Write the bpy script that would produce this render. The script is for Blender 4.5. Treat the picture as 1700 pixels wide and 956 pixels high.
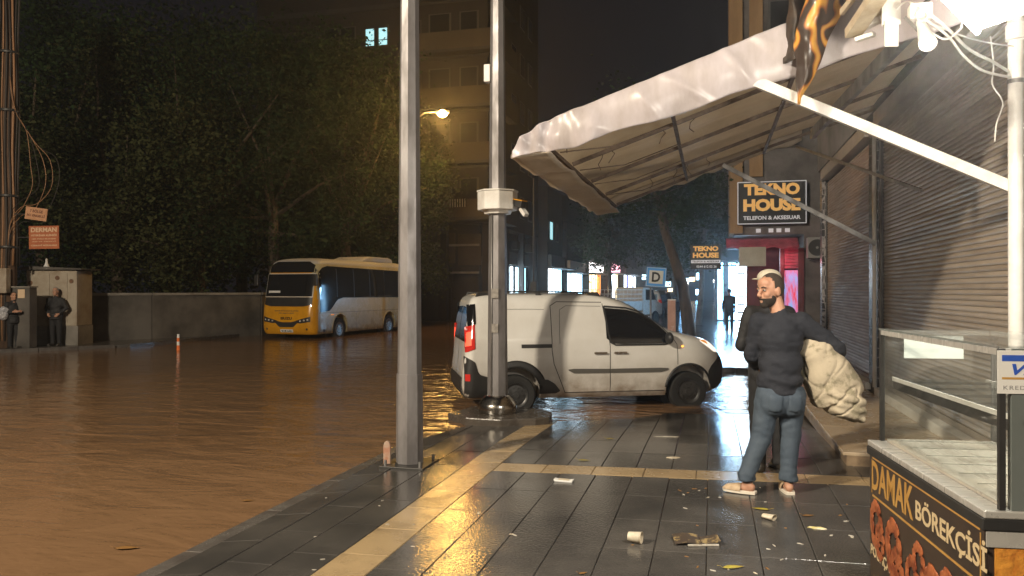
import bpy, bmesh, math, random
from mathutils import Vector, Matrix, noise
R = math.radians
scene = bpy.context.scene
col = scene.collection
for o in list(bpy.data.objects): bpy.data.objects.remove(o)

# ------------------------------------------------------------------ camera
cd = bpy.data.cameras.new('camera'); cam = bpy.data.objects.new('camera', cd); col.objects.link(cam)
cam.location = (0, 0, 1.65); cam.rotation_euler = (R(90.13), 0, R(14.5))
cd.sensor_width = 36; cd.lens = 27.06; cd.clip_start = 0.05; cd.clip_end = 2000
scene.camera = cam

# ------------------------------------------------------------------ night sky
world = bpy.data.worlds.new('World'); scene.world = world; world.use_nodes = True
wn = world.node_tree.nodes; wl = world.node_tree.links; wn.clear()
sky = wn.new('ShaderNodeTexSky'); sky.sky_type = 'NISHITA'; sky.sun_disc = False
sky.sun_elevation = R(-6); sky.sun_rotation = R(200)
b1 = wn.new('ShaderNodeBackground'); b1.inputs[1].default_value = 0.05
b2 = wn.new('ShaderNodeBackground'); b2.inputs[0].default_value = (0.86, 0.80, 1.0, 1); b2.inputs[1].default_value = 0.008
ad = wn.new('ShaderNodeAddShader'); wo = wn.new('ShaderNodeOutputWorld')
wl.new(sky.outputs[0], b1.inputs[0]); wl.new(b1.outputs[0], ad.inputs[0]); wl.new(b2.outputs[0], ad.inputs[1]); wl.new(ad.outputs[0], wo.inputs[0])
vs = scene.view_settings; vs.view_transform = 'Standard'; vs.look = 'None'; vs.exposure = 0.0; vs.gamma = 1.0
try: vs.use_curve_mapping = False
except Exception: pass
scene.cycles.use_denoising = True
scene.cycles.max_bounces = 8; scene.cycles.transparent_max_bounces = 24; scene.cycles.sample_clamp_indirect = 4.0
scene.cycles.caustics_reflective = False; scene.cycles.caustics_refractive = False

# lamp strengths in one place
P_ASSUMED_STREET = 20000; P_FLOOD = 430; P_SODIUM = 1250; P_SHOP = 75

# ------------------------------------------------------------------ materials
MATS = {}
def M(name, c, rough=.6, metal=0., c2=None, scale=4., det=4., bump=0., bscale=30., spec=.5, emit=None, es=0.,
      rvar=0., rnd=0., coat=0., stretch=None, wpos=False, lo=.35, hi=.65, trans=0., alpha=1., ior=1.45, sss=0.):
    m = bpy.data.materials.new(name); m.use_nodes = True; MATS[name] = m
    n = m.node_tree.nodes; l = m.node_tree.links; p = n['Principled BSDF']
    def rgba(x): return (x[0], x[1], x[2], 1)
    p.inputs['Base Color'].default_value = rgba(c); p.inputs['Roughness'].default_value = rough
    p.inputs['Metallic'].default_value = metal; p.inputs['Specular IOR Level'].default_value = spec
    p.inputs['IOR'].default_value = ior
    p.inputs['Coat Weight'].default_value = coat; p.inputs['Coat Roughness'].default_value = .05
    p.inputs['Transmission Weight'].default_value = trans; p.inputs['Alpha'].default_value = alpha
    if sss: p.inputs['Subsurface Weight'].default_value = sss; p.inputs['Subsurface Radius'].default_value = (.01, .004, .002)
    if emit is not None: p.inputs['Emission Color'].default_value = rgba(emit); p.inputs['Emission Strength'].default_value = es
    tc = n.new('ShaderNodeTexCoord'); src = tc.outputs['Object']
    if stretch:
        mp = n.new('ShaderNodeMapping'); mp.inputs['Scale'].default_value = stretch; l.new(src, mp.inputs[0]); src = mp.outputs[0]
    colour = None
    if c2 is not None or rvar:
        nz = n.new('ShaderNodeTexNoise'); nz.inputs['Scale'].default_value = scale; nz.inputs['Detail'].default_value = det
        nz.inputs['Roughness'].default_value = .62
        if rnd:
            oi0 = n.new('ShaderNodeObjectInfo'); va = n.new('ShaderNodeVectorMath'); va.operation = 'ADD'
            mu0 = n.new('ShaderNodeVectorMath'); mu0.operation = 'SCALE'; mu0.inputs[0].default_value = (37, 91, 53)
            l.new(oi0.outputs['Random'], mu0.inputs['Scale']); l.new(src, va.inputs[0]); l.new(mu0.outputs[0], va.inputs[1]); l.new(va.outputs[0], nz.inputs[0])
        else: l.new(src, nz.inputs[0])
        if wpos:
            ge = n.new('ShaderNodeNewGeometry'); l.new(ge.outputs['Position'], nz.inputs[0])
    if c2 is not None:
        rp = n.new('ShaderNodeValToRGB'); rp.color_ramp.elements[0].color = rgba(c); rp.color_ramp.elements[1].color = rgba(c2)
        rp.color_ramp.elements[0].position = lo; rp.color_ramp.elements[1].position = hi
        l.new(nz.outputs[0], rp.inputs[0]); colour = rp.outputs[0]
    if rnd:
        oi = n.new('ShaderNodeObjectInfo'); mr = n.new('ShaderNodeMapRange')
        mr.inputs['To Min'].default_value = 1 - rnd; mr.inputs['To Max'].default_value = 1 + rnd; l.new(oi.outputs['Random'], mr.inputs[0])
        mx = n.new('ShaderNodeMix'); mx.data_type = 'RGBA'; mx.blend_type = 'MULTIPLY'; mx.inputs[0].default_value = 1
        if colour: l.new(colour, mx.inputs[6])
        else: mx.inputs[6].default_value = rgba(c)
        l.new(mr.outputs[0], mx.inputs[7]); colour = mx.outputs[2]
    if colour: l.new(colour, p.inputs['Base Color'])
    if rvar:
        mr = n.new('ShaderNodeMapRange'); mr.inputs['From Min'].default_value = .3; mr.inputs['From Max'].default_value = .7
        mr.inputs['To Min'].default_value = max(.01, rough - rvar); mr.inputs['To Max'].default_value = rough + rvar
        l.new(nz.outputs[0], mr.inputs[0]); l.new(mr.outputs[0], p.inputs['Roughness'])
    if bump:
        nb = n.new('ShaderNodeTexNoise'); nb.inputs['Scale'].default_value = bscale; nb.inputs['Detail'].default_value = 5; l.new(src, nb.inputs[0])
        bp = n.new('ShaderNodeBump'); bp.inputs['Strength'].default_value = bump; bp.inputs['Distance'].default_value = .02
        l.new(nb.outputs[0], bp.inputs['Height']); l.new(bp.outputs[0], p.inputs['Normal'])
    return m
def glow(name, c, s, c2=None, scale=3., stretch=None):
    if c2 is None: return M(name, (.02, .02, .02), .5, emit=c, es=s)
    m = M(name, c, .5, c2=c2, scale=scale, stretch=stretch)
    p = m.node_tree.nodes['Principled BSDF']; rp = [q for q in m.node_tree.nodes if q.type == 'VALTORGB'][0]
    m.node_tree.links.new(rp.outputs[0], p.inputs['Emission Color']); p.inputs['Emission Strength'].default_value = s
    return m

# ------------------------------------------------------------------ mesh builder
def frame(p0, p1):
    a = Vector(p0); b = Vector(p1); z = (b - a); L = z.length or 1e-6; z = z / L
    up = Vector((0, 0, 1)) if abs(z.z) < .95 else Vector((0, 1, 0))
    x = up.cross(z).normalized(); y = z.cross(x)
    return a, b, x, y, z, L
class MB:
    def __init__(s): s.v = []; s.f = []; s.m = []
    def add(s, vs, fs, mi=0):
        k = len(s.v); s.v += [tuple(v) for v in vs]
        for f in fs: s.f.append(tuple(i + k for i in f)); s.m.append(mi)
        return s
    def box(s, lo, hi, mi=0, mat=None):
        x0, y0, z0 = lo; x1, y1, z1 = hi
        vs = [Vector(p) for p in ((x0,y0,z0),(x1,y0,z0),(x1,y1,z0),(x0,y1,z0),(x0,y0,z1),(x1,y0,z1),(x1,y1,z1),(x0,y1,z1))]
        if mat is not None: vs = [mat @ v for v in vs]
        return s.add(vs, [(3,2,1,0),(4,5,6,7),(0,1,5,4),(1,2,6,5),(2,3,7,6),(3,0,4,7)], mi)
    def cbox(s, c, d, mi=0, mat=None):
        return s.box([c[i]-d[i]/2 for i in range(3)], [c[i]+d[i]/2 for i in range(3)], mi, mat)
    def bar(s, p0, p1, w, h, mi=0):
        a, b, x, y, z, L = frame(p0, p1)
        vs = [q + x*sx*w/2 + y*sy*h/2 for q in (a, b) for sx, sy in ((-1,-1),(1,-1),(1,1),(-1,1))]
        return s.add(vs, [(3,2,1,0),(4,5,6,7),(0,1,5,4),(1,2,6,5),(2,3,7,6),(3,0,4,7)], mi)
    def cyl(s, p0, p1, r0, r1=None, n=12, mi=0, rot=0.):
        r1 = r0 if r1 is None else r1
        a, b, x, y, z, L = frame(p0, p1)
        vs = []
        for q, r in ((a, r0), (b, r1)):
            for i in range(n):
                t = 2*math.pi*i/n + rot; vs.append(q + x*math.cos(t)*r + y*math.sin(t)*r)
        fs = [(i, (i+1) % n, n+(i+1) % n, n+i) for i in range(n)] + [tuple(range(n-1, -1, -1)), tuple(range(n, 2*n))]
        return s.add(vs, fs, mi)
    def tube(s, pts, r, n=6, mi=0):
        pts = [Vector(p) for p in pts]; k = len(pts); vs = []
        rr = r if isinstance(r, (list, tuple)) else [r]*k
        for i, p in enumerate(pts):
            t = (pts[min(i+1, k-1)] - pts[max(i-1, 0)]); t = t.normalized() if t.length else Vector((0,0,1))
            up = Vector((0,0,1)) if abs(t.z) < .9 else Vector((0,1,0))
            x = up.cross(t).normalized(); y = t.cross(x)
            for j in range(n):
                a = 2*math.pi*j/n; vs.append(p + (x*math.cos(a) + y*math.sin(a))*rr[i])
        fs = [(i*n+j, i*n+(j+1) % n, (i+1)*n+(j+1) % n, (i+1)*n+j) for i in range(k-1) for j in range(n)]
        fs += [tuple(range(n-1, -1, -1)), tuple(range((k-1)*n, k*n))]
        return s.add(vs, fs, mi)
    def ell(s, c, r, nu=16, nv=10, mi=0, mat=None):
        vs = []
        for i in range(1, nv):
            t = math.pi*i/nv
            for j in range(nu):
                a = 2*math.pi*j/nu; vs.append(Vector((r[0]*math.sin(t)*math.cos(a), r[1]*math.sin(t)*math.sin(a), r[2]*math.cos(t))))
        vs += [Vector((0,0,r[2])), Vector((0,0,-r[2]))]
        if mat is not None: vs = [mat @ v for v in vs]
        vs = [v + Vector(c) for v in vs]
        fs = [(i*nu+j, (i+1)*nu+j, (i+1)*nu+(j+1) % nu, i*nu+(j+1) % nu) for i in range(nv-2) for j in range(nu)]
        T = (nv-1)*nu
        fs += [(T, j, (j+1) % nu) for j in range(nu)] + [(T+1, (nv-2)*nu+(j+1) % nu, (nv-2)*nu+j) for j in range(nu)]
        return s.add(vs, fs, mi)
    def cap(s, p0, r0, p1, r1, n=12):            # tapered capsule
        s.cyl(p0, p1, r0, r1, n); s.ell(p0, (r0,)*3, n, 8); return s.ell(p1, (r1,)*3, n, 8)
    def lathe(s, prof, c=(0,0,0), n=24, mi=0, axis='z', rot=0.):
        vs = []
        for r, h in prof:
            for j in range(n):
                a = 2*math.pi*j/n + rot; x, y = r*math.cos(a), r*math.sin(a)
                vs.append((c[0]+x, c[1]+y, c[2]+h) if axis == 'z' else (c[0]+x, c[1]+h, c[2]+y) if axis == 'y' else (c[0]+h, c[1]+x, c[2]+y))
        k = len(prof)
        fs = [(i*n+j, i*n+(j+1) % n, (i+1)*n+(j+1) % n, (i+1)*n+j) for i in range(k-1) for j in range(n)]
        fs += [tuple(range(n-1, -1, -1)), tuple(range((k-1)*n, k*n))]
        return s.add(vs, fs, mi)
    def grid(s, fn, nu, nv, mi=0, thick=None):
        vs = [Vector(fn(i/nu, j/nv)) for i in range(nu+1) for j in range(nv+1)]
        w = nv+1
        fs = [(i*w+j, (i+1)*w+j, (i+1)*w+j+1, i*w+j+1) for i in range(nu) for j in range(nv)]
        if thick is None: return s.add(vs, fs, mi)
        t = Vector(thick); n0 = len(vs)
        fs2 = [tuple(reversed([q+n0 for q in f])) for f in fs]
        ring = [i*w for i in range(nu+1)] + [nu*w+j for j in range(1, w)] + [i*w+nv for i in range(nu-1, -1, -1)] + [j for j in range(nv-1, 0, -1)]
        sk = [(ring[i], ring[i-1], ring[i-1]+n0, ring[i]+n0) for i in range(len(ring))]
        return s.add(vs + [v + t for v in vs], fs + fs2 + sk, mi)
    def prism(s, poly, fn, d0, d1, mi=0):        # poly (a,b) -> fn(a,b,d)
        n = len(poly)
        vs = [fn(a, b, d0) for a, b in poly] + [fn(a, b, d1) for a, b in poly]
        fs = [(i, (i+1) % n, n+(i+1) % n, n+i) for i in range(n)] + [tuple(range(n-1, -1, -1)), tuple(range(n, 2*n))]
        return s.add(vs, fs, mi)
    def mesh(s, name, mats, smooth=False):
        me = bpy.data.meshes.new(name); me.from_pydata(s.v, [], s.f); me.update()
        if not isinstance(mats, (list, tuple)): mats = [mats]
        for m in mats: me.materials.append(MATS[m] if isinstance(m, str) else m)
        if len(mats) > 1: me.polygons.foreach_set('material_index', s.m)
        if smooth: me.polygons.foreach_set('use_smooth', [True]*len(me.polygons))
        return me
    def build(s, name, mats, parent=None, smooth=False, bevel=0., fix=True):
        me = s.mesh(name, mats, smooth)
        if fix:
            bm = bmesh.new(); bm.from_mesh(me); bmesh.ops.recalc_face_normals(bm, faces=bm.faces); bm.to_mesh(me); bm.free()
        o = bpy.data.objects.new(name, me); col.objects.link(o); o.parent = parent
        if bevel:
            b = o.modifiers.new('bevel', 'BEVEL'); b.width = bevel; b.segments = 2; b.limit_method = 'ANGLE'
        if smooth == 2: auto(o)
        return o
def auto(o, ang=40):
    me = o.data; bm = bmesh.new(); bm.from_mesh(me)
    for e in bm.edges:
        if len(e.link_faces) == 2 and e.calc_face_angle(0) > R(ang): e.smooth = False
    bm.to_mesh(me); bm.free()
def inst(name, me, parent=None, loc=(0,0,0), rot=(0,0,0), scale=(1,1,1)):
    o = bpy.data.objects.new(name, me); col.objects.link(o); o.parent = parent
    o.location = loc; o.rotation_euler = rot; o.scale = scale; return o
def tag(o, label=None, cat=None, group=None, kind=None):
    if label: o['label'] = label
    if cat: o['category'] = cat
    if group: o['group'] = group
    if kind: o['kind'] = kind
    return o
def thing(name, label, cat, loc=(0,0,0), rz=0., group=None):
    o = bpy.data.objects.new(name, None); col.objects.link(o); o.location = loc; o.rotation_euler = (0, 0, rz); o.empty_display_size = .2
    return tag(o, label, cat, group)
def struct(name, mb, mat, parent=None, smooth=False):
    o = mb.build(name, mat, parent, smooth); o['kind'] = 'structure'; return o
def evald(o):
    bpy.context.view_layer.update(); dg = bpy.context.evaluated_depsgraph_get()
    me = bpy.data.meshes.new_from_object(o.evaluated_get(dg), depsgraph=dg)
    old = o.data; bpy.data.objects.remove(o)
    return me
def remesh(mb, name, mat, parent, voxel=.012, smooth=4, disp=None, loc=None):
    o = mb.build('tmp', mat, None)
    r = o.modifiers.new('r', 'REMESH'); r.mode = 'VOXEL'; r.voxel_size = voxel; r.use_smooth_shade = True
    if smooth: sm = o.modifiers.new('s', 'SMOOTH'); sm.factor = .5; sm.iterations = smooth
    me = evald(o); me.name = name
    me.materials.clear(); me.materials.append(MATS[mat])
    if disp:
        ns = [v.normal.copy() for v in me.vertices]
        for v, n in zip(me.vertices, ns): v.co = v.co + n*disp(v.co)
    me.polygons.foreach_set('use_smooth', [True]*len(me.polygons)); me.update()
    return inst(name, me, parent)
def text(name, s, mat, parent, mtx, w=None, h=None, bold=0., ext=.003, shear=0., space=1.):
    cu = bpy.data.curves.new('t', 'FONT'); cu.body = s; cu.size = 1; cu.extrude = 0.01; cu.offset = bold; cu.shear = shear; cu.resolution_u = 3; cu.space_character = space
    o = bpy.data.objects.new('t', cu); col.objects.link(o); bpy.context.view_layer.update()
    dg = bpy.context.evaluated_depsgraph_get(); me = bpy.data.meshes.new_from_object(o.evaluated_get(dg), depsgraph=dg); bpy.data.objects.remove(o)
    xs = [v.co.x for v in me.vertices]; ys = [v.co.y for v in me.vertices]
    cx, cy = (min(xs)+max(xs))/2, (min(ys)+max(ys))/2; W = max(xs)-min(xs); H = max(ys)-min(ys)
    sx = w/W if w else h/H; sy = h/H if h else w/W
    for v in me.vertices: v.co = mtx @ Vector(((v.co.x-cx)*sx, (v.co.y-cy)*sy, v.co.z/.01*ext))
    me.materials.clear(); me.materials.append(MATS[mat]); me.name = name
    return inst(name, me, parent)
def facing(c, right, up):                        # matrix: local x,y,z -> right, up, outward
    r = Vector(right).normalized(); u = Vector(up).normalized(); n = r.cross(u)
    m = Matrix((r, u, n)).transposed().to_4x4(); m.translation = Vector(c); return m
def lamp(name, kind, loc, power, colour, parent=None, size=.1, rot=None, spot=None):
    ld = bpy.data.lights.new(name, kind); ld.energy = power; ld.color = colour
    if kind == 'AREA': ld.size = size
    else: ld.shadow_soft_size = size
    if kind == 'SPOT': ld.spot_size = spot or R(150); ld.spot_blend = .6
    o = bpy.data.objects.new(name, ld); col.objects.link(o); o.parent = parent; o.location = loc
    if rot: o.rotation_euler = rot
    return o
def sstep(a, b, x): t = max(0, min(1, (x-a)/(b-a))); return t*t*(3-2*t)
def lerp_tab(tab, x):
    if x <= tab[0][0]: return tab[0][1:]
    for a, b in zip(tab, tab[1:]):
        if x <= b[0]:
            t = (x-a[0])/(b[0]-a[0]); return tuple(p+(q-p)*t for p, q in zip(a[1:], b[1:]))
    return tab[-1][1:]
def pl(pts, x):                                  # piecewise-linear z(x)
    return lerp_tab(pts, x)[0]
C_, S_ = math.cos(R(14.5)), math.sin(R(14.5))
def proj(x, y, z):                               # photo pixel of a world point (design aid)
    d = -S_*x + C_*y; r = C_*x + S_*y
    return (850 + 1278*r/d, 481 - 1278*(z-1.65)/d, d) if d > .1 else (9e9, 9e9, d)
def at(u, d, v=None, z=None):                    # world point seen at photo column u, depth d
    r = (u-850)/1278*d
    zz = 1.65 - (v-481)/1278*d if v is not None else (z or 0.)
    return Vector((-S_*d + C_*r, C_*d + S_*r, zz))
# ------------------------------------------------------------------ shared materials
M('slab_dark', (.052,.049,.047), .13, c2=(.088,.081,.074), scale=1.3, det=7, rvar=.11, wpos=True, rnd=.10, bump=.10, bscale=45)
M('slab_beige', (.40,.29,.16), .25, c2=(.25,.18,.10), scale=3.2, rvar=.12, rnd=.10, bump=.10, bscale=50, lo=.45, hi=.75)
M('joint', (.085,.078,.07), .3)
M('kerb', (.13,.12,.11), .3, c2=(.07,.06,.055), scale=4, rvar=.1, rnd=.1, bump=.15)
M('asphalt', (.045,.043,.042), .35, c2=(.03,.028,.026), scale=3, rvar=.15, bump=.3, bscale=90)
M('far_pave', (.06,.058,.058), .16, c2=(.10,.095,.09), scale=1.5, rvar=.1, bump=1.0, bscale=6)
M('earth', (.05,.04,.03), .8, c2=(.03,.028,.02), scale=2)
M('marble', (.52,.42,.30), .25, c2=(.36,.27,.17), scale=3, rvar=.1, bump=.05)
M('marble_side', (.30,.22,.14), .35, c2=(.16,.11,.07), scale=6, bump=.1)
M('shutter', (.37,.315,.262), .36, .12, c2=(.23,.19,.155), scale=1.5, det=7, stretch=(1,.4,1), rvar=.08, rnd=.06)
M('shutter_brown', (.30,.19,.115), .42, .1, c2=(.22,.135,.08), scale=2.5, stretch=(1,.4,1), rvar=.08, rnd=.06)
M('wall_dark', (.16,.145,.14), .7, c2=(.07,.064,.06), scale=1.3, bump=.2, bscale=20)
M('wall_grey', (.22,.20,.185), .8, c2=(.13,.12,.11), scale=.8, bump=.2, bscale=12)
M('white_paint', (.72,.70,.66), .4, c2=(.55,.50,.43), scale=7, lo=.45, hi=.8, bump=.05)
M('white_plastic', (.74,.73,.70), .35, c2=(.62,.60,.56), scale=6)
M('steel', (.42,.41,.40), .45, .75, c2=(.24,.235,.23), scale=5, rvar=.12, stretch=(1,1,.5))
M('galv', (.27,.26,.265), .45, .35, c2=(.16,.15,.15), scale=4, rvar=.12, stretch=(1,1,.35), lo=.38, hi=.62)
M('chrome', (.6,.58,.55), .22, 1., c2=(.4,.36,.3), scale=9, rvar=.1)
M('black_plastic', (.022,.022,.023), .45, c2=(.032,.031,.03), scale=8)
M('rubber', (.018,.018,.018), .75)
M('dark_metal', (.05,.048,.046), .45, .4)
M('rust', (.20,.10,.05), .7, c2=(.10,.06,.04), scale=12)
M('concrete', (.27,.25,.22), .75, c2=(.17,.155,.135), scale=1.6, bump=.3, bscale=15)
M('concrete_wet', (.10,.085,.07), .25, c2=(.06,.05,.042), scale=4, rvar=.12, bump=.3, bscale=25)

# muddy flood water: brown, opaque, rippled
def water_mat():
    m = M('flood', (.225,.132,.070), .07, c2=(.165,.094,.048), scale=.35, det=6, stretch=(1,.6,1), spec=.5, ior=1.33)
    n = m.node_tree.nodes; l = m.node_tree.links; p = n['Principled BSDF']; tc = [q for q in n if q.type == 'TEX_COORD'][0]
    def nz(sc, st, rot, det):
        mp = n.new('ShaderNodeMapping'); mp.inputs['Scale'].default_value = st; mp.inputs['Rotation'].default_value = (0,0,rot)
        l.new(tc.outputs['Object'], mp.inputs[0]); t = n.new('ShaderNodeTexNoise'); t.inputs['Scale'].default_value = sc; t.inputs['Detail'].default_value = det
        t.inputs['Distortion'].default_value = .6; l.new(mp.outputs[0], t.inputs[0]); return t.outputs[0]
    a = nz(1.1, (1,2.2,1), R(35), 3); b = nz(5.5, (1,1.7,1), R(20), 3); c = nz(22, (1,1.5,1), R(-10), 2)
    ge = n.new('ShaderNodeNewGeometry'); dv = n.new('ShaderNodeVectorMath'); dv.operation = 'DISTANCE'; dv.inputs[1].default_value = (-4.8, 12.0, -.12); l.new(ge.outputs['Position'], dv.inputs[0])
    mk = n.new('ShaderNodeMapRange'); mk.interpolation_type = 'SMOOTHSTEP'; mk.inputs['From Min'].default_value = 2.5; mk.inputs['From Max'].default_value = 8.5; mk.inputs['To Min'].default_value = 1.; mk.inputs['To Max'].default_value = .36; l.new(dv.outputs['Value'], mk.inputs[0])
    def bmp(h, s, d, prev=None):                 # choppier where the van pushes through, calmer elsewhere
        q = n.new('ShaderNodeBump'); mm = n.new('ShaderNodeMath'); mm.operation = 'MULTIPLY'; mm.inputs[1].default_value = s; l.new(mk.outputs[0], mm.inputs[0]); l.new(mm.outputs[0], q.inputs['Strength']); q.inputs['Distance'].default_value = d; l.new(h, q.inputs['Height'])
        if prev: l.new(prev, q.inputs['Normal'])
        return q.outputs[0]
    l.new(bmp(c, .50, .008, bmp(b, .36, .03, bmp(a, .55, .12))), p.inputs['Normal'])
    return m
water_mat()

# ------------------------------------------------------------------ ground, road, flood water
W_LEVEL = -.125
struct('ground', MB().box((-400,-200,-1.2), (400,700,-.6)), 'earth')
struct('road', MB().box((-60,-30,-.5), (2.3,260,-.205)), 'asphalt')
def wfn(u, v):
    x = -60 + 62.3*u; y = -20 + 220*(v**2.2)
    near = max(0, 1 - math.hypot(x+2, y-8)/30)
    z = W_LEVEL + .006*near*noise.noise(Vector((x*.9, y*1.6, 3))) + .004*near*noise.noise(Vector((x*2.7, y*3.1, 9)))
    return (x, y, z)
wat = MB().grid(wfn, 220, 220)
o = wat.build('flood_water', 'flood', None, True, fix=False); o['kind'] = 'structure'

# ------------------------------------------------------------------ near pavement (slopes down to the kerb and to the crossing)
def pz(x, y): return -.02*(1.2 - min(x, 1.2)) - .09*sstep(8.0, 11.5, y) - .028*sstep(-3.0, -3.4, x)
def prot(x, y):
    e = .05; return (math.atan((pz(x,y+e)-pz(x,y-e))/(2*e)), -math.atan((pz(x+e,y)-pz(x-e,y))/(2*e)), 0)
KX = -3.45
pv = MB(); pv.grid(lambda u, v: (KX+.02+(2.38-KX)*u, -2+13.6*v, pz(KX+.02+(2.38-KX)*u, -2+13.6*v)-.016), 24, 60, thick=(0,0,-.4))
pave = struct('pavement', pv, 'joint')
SW, SL, J = .33, .66, .005
def slab_mesh(w, l, mat, name):
    b = MB(); h = .03; c = .004
    vs = [(-w/2,-l/2,-h),(w/2,-l/2,-h),(w/2,l/2,-h),(-w/2,l/2,-h),(-w/2,-l/2,-c),(w/2,-l/2,-c),(w/2,l/2,-c),(-w/2,l/2,-c),
          (-w/2+c,-l/2+c,0),(w/2-c,-l/2+c,0),(w/2-c,l/2-c,0),(-w/2+c,l/2-c,0)]
    fs = [(0,1,5,4),(1,2,6,5),(2,3,7,6),(3,0,4,7),(4,5,9,8),(5,6,10,9),(6,7,11,10),(7,4,8,11),(8,9,10,11)]
    return b.add(vs, fs).mesh(name, mat)
me_dark = slab_mesh(SW-J, SL-J, 'slab_dark', 'slab'); me_bei = slab_mesh(.33-J, .55-J, 'slab_beige', 'beige_slab'); me_bx = slab_mesh(.47-J, .34-J, 'slab_beige', 'beige_slab')
rng = random.Random(4)
def seen(x, y, z=0., pad=80):
    u, v, d = proj(x, y, z); return d > .5 and -pad < u < 1700+pad and -pad < v < 956+pad
def put(me, name, x, y, jit=.0012):
    if not (seen(x, y, pad=160)): return
    r = prot(x, y)
    inst(name, me, pave, (x, y, pz(x, y) + rng.uniform(-jit, jit)), (r[0]+rng.uniform(-.002,.002), r[1]+rng.uniform(-.002,.002), 0))
SX0, SX1 = -2.34, -2.01                           # beige line along the street
CY0, CY1 = 7.02, 7.36                             # beige line across
y = 2.4
while y < 11.3:
    put(me_bei, 'beige_slab', (SX0+SX1)/2, y+.275); y += .55
x = SX1 + .235
while x < 1.9:
    put(me_bx, 'beige_slab', x, (CY0+CY1)/2); x += .47
cols_ = [SX1 + SW*(i+.5) for i in range(12)] + [SX0 - SW*(i+.5) for i in range(3)]
for ci, x in enumerate(cols_):
    off = (ci*.37 % 1)*SL
    if x > SX1:
        y = CY0 - SL*8 + 0
        while y < CY0 - .01:
            put(me_dark, 'slab', x, y+SL/2); y += SL
        y = CY1
        while y < 11.3:
            put(me_dark, 'slab', x, y+SL/2); y += SL
    else:
        y = 2.2 - off
        while y < 11.3:
            put(me_dark, 'slab', x, y+SL/2); y += SL
me_k = slab_mesh(.16, .99, 'kerb', 'kerbstone')
y = 2.5
while y < 11.5:
    put(me_k, 'kerbstone', KX+.07, y+.5); y += 1.0
# far pavements
fp = MB().box((-3.45, 17.3, -.5), (14, 120, -.03)); struct('far_pavement', fp, 'far_pave')
fk = MB()
for i in range(6):
    k = fk; k.box((-3.5+i*1.0, 17.12, -.4), (-2.51+i*1.0, 17.32, -.015))
struct('far_kerb', fk, 'kerb')
lp = MB(); poly = [(-60,-4),(-23,12.5),(-17.4,20.0),(-17.4,140),(-60,140)]
lp.prism(poly, lambda a, b, d: (a, b, d), -.5, -.04); struct('left_pavement', lp, 'far_pave')
lk = MB()
for (a, b) in zip(poly[:3], poly[1:4]):
    L = math.hypot(b[0]-a[0], b[1]-a[1]); n = int(min(L, 60)/1.0)
    for i in range(n):
        t0, t1 = i/L, (i+.985)/L
        lk.bar((a[0]+(b[0]-a[0])*t0, a[1]+(b[1]-a[1])*t0, -.2), (a[0]+(b[0]-a[0])*t1, a[1]+(b[1]-a[1])*t1, -.2), .18, .35)
struct('left_kerb', lk, 'kerb')

# ------------------------------------------------------------------ step in front of the shops
st = thing('shop_step', 'low beige marble step along the foot of the closed shutters', 'step', (1.2, 7.77, 0))
n = 6; L = 1.45
for i in range(n):
    MB().box((.03, i*L+.004, -.05), (1.08, (i+1)*L-.004, .095)).build('riser_block', 'marble_side', st)
    MB().box((0, i*L+.003, .0955), (1.10, (i+1)*L-.003, .128)).build('tread', 'marble', st, bevel=.004)
# ------------------------------------------------------------------ building of the closed shops
fb = thing('shop_building', 'dark grey shop building with closed roller shutters at the right', 'building', (2.4, 1, 0))
def fbx(name, lo, hi, mat='wall_dark', bevel=0): return MB().box([lo[0]-2.4, lo[1]-1, lo[2]], [hi[0]-2.4, hi[1]-1, hi[2]]).build(name, mat, fb, bevel=bevel)
fbx('wall', (2.62, 1, -.3), (9, 17.9, 14))
fbx('wall', (3.42, 17.902, -.3), (9, 24.98, 14))
fbx('pier', (2.36, 1, -.2), (2.618, 6.98, 4.2), 'wall_grey')
M('scales', (.035,.034,.04), .25, .3)
def scales():
    m = MATS['scales']; n = m.node_tree.nodes; l = m.node_tree.links; p = n['Principled BSDF']; tc = n.new('ShaderNodeTexCoord')
    mp = n.new('ShaderNodeMapping'); mp.inputs['Scale'].default_value = (9,9,7); l.new(tc.outputs['Object'], mp.inputs[0])
    v = n.new('ShaderNodeTexVoronoi'); v.feature = 'DISTANCE_TO_EDGE'; v.inputs['Randomness'].default_value = .25; v.inputs['Scale'].default_value = 1; l.new(mp.outputs[0], v.inputs[0])
    r = n.new('ShaderNodeValToRGB'); r.color_ramp.elements[0].color = (.35,.33,.33,1); r.color_ramp.elements[1].color = (.03,.03,.036,1)
    r.color_ramp.elements[0].position = .02; r.color_ramp.elements[1].position = .07; l.new(v.outputs['Distance'], r.inputs[0]); l.new(r.outputs[0], p.inputs['Base Color'])
scales()
fbx('pier', (2.33, 6.78, .23), (2.358, 6.98, 4.1), 'scales')
fbx('pier', (2.36, 12.09, -.2), (2.618, 12.74, 4.2), 'wall_grey'); fbx('pier', (2.33, 12.12, .23), (2.358, 12.72, 4.1), 'scales')
fbx('pier', (2.30, 17.62, -.2), (2.618, 17.9, 4.2), 'scales')
fbx('sill', (2.28, 6.985, .1285), (2.618, 12.088, .24), 'white_paint', .006); fbx('sill', (2.28, 12.745, .1285), (2.618, 17.615, .24), 'white_paint', .006)
fbx('fascia', (2.25, 1, 4.205), (2.615, 17.9, 5.2)); fbx('shutter_box', (2.27, 6.985, 3.99), (2.61, 12.085, 4.2), 'shutter'); fbx('shutter_box', (2.27, 12.75, 3.99), (2.61, 17.61, 4.2), 'shutter')
fbx('ledge', (2.1, 1, 5.205), (2.615, 17.9, 5.4), 'wall_grey')
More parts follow.
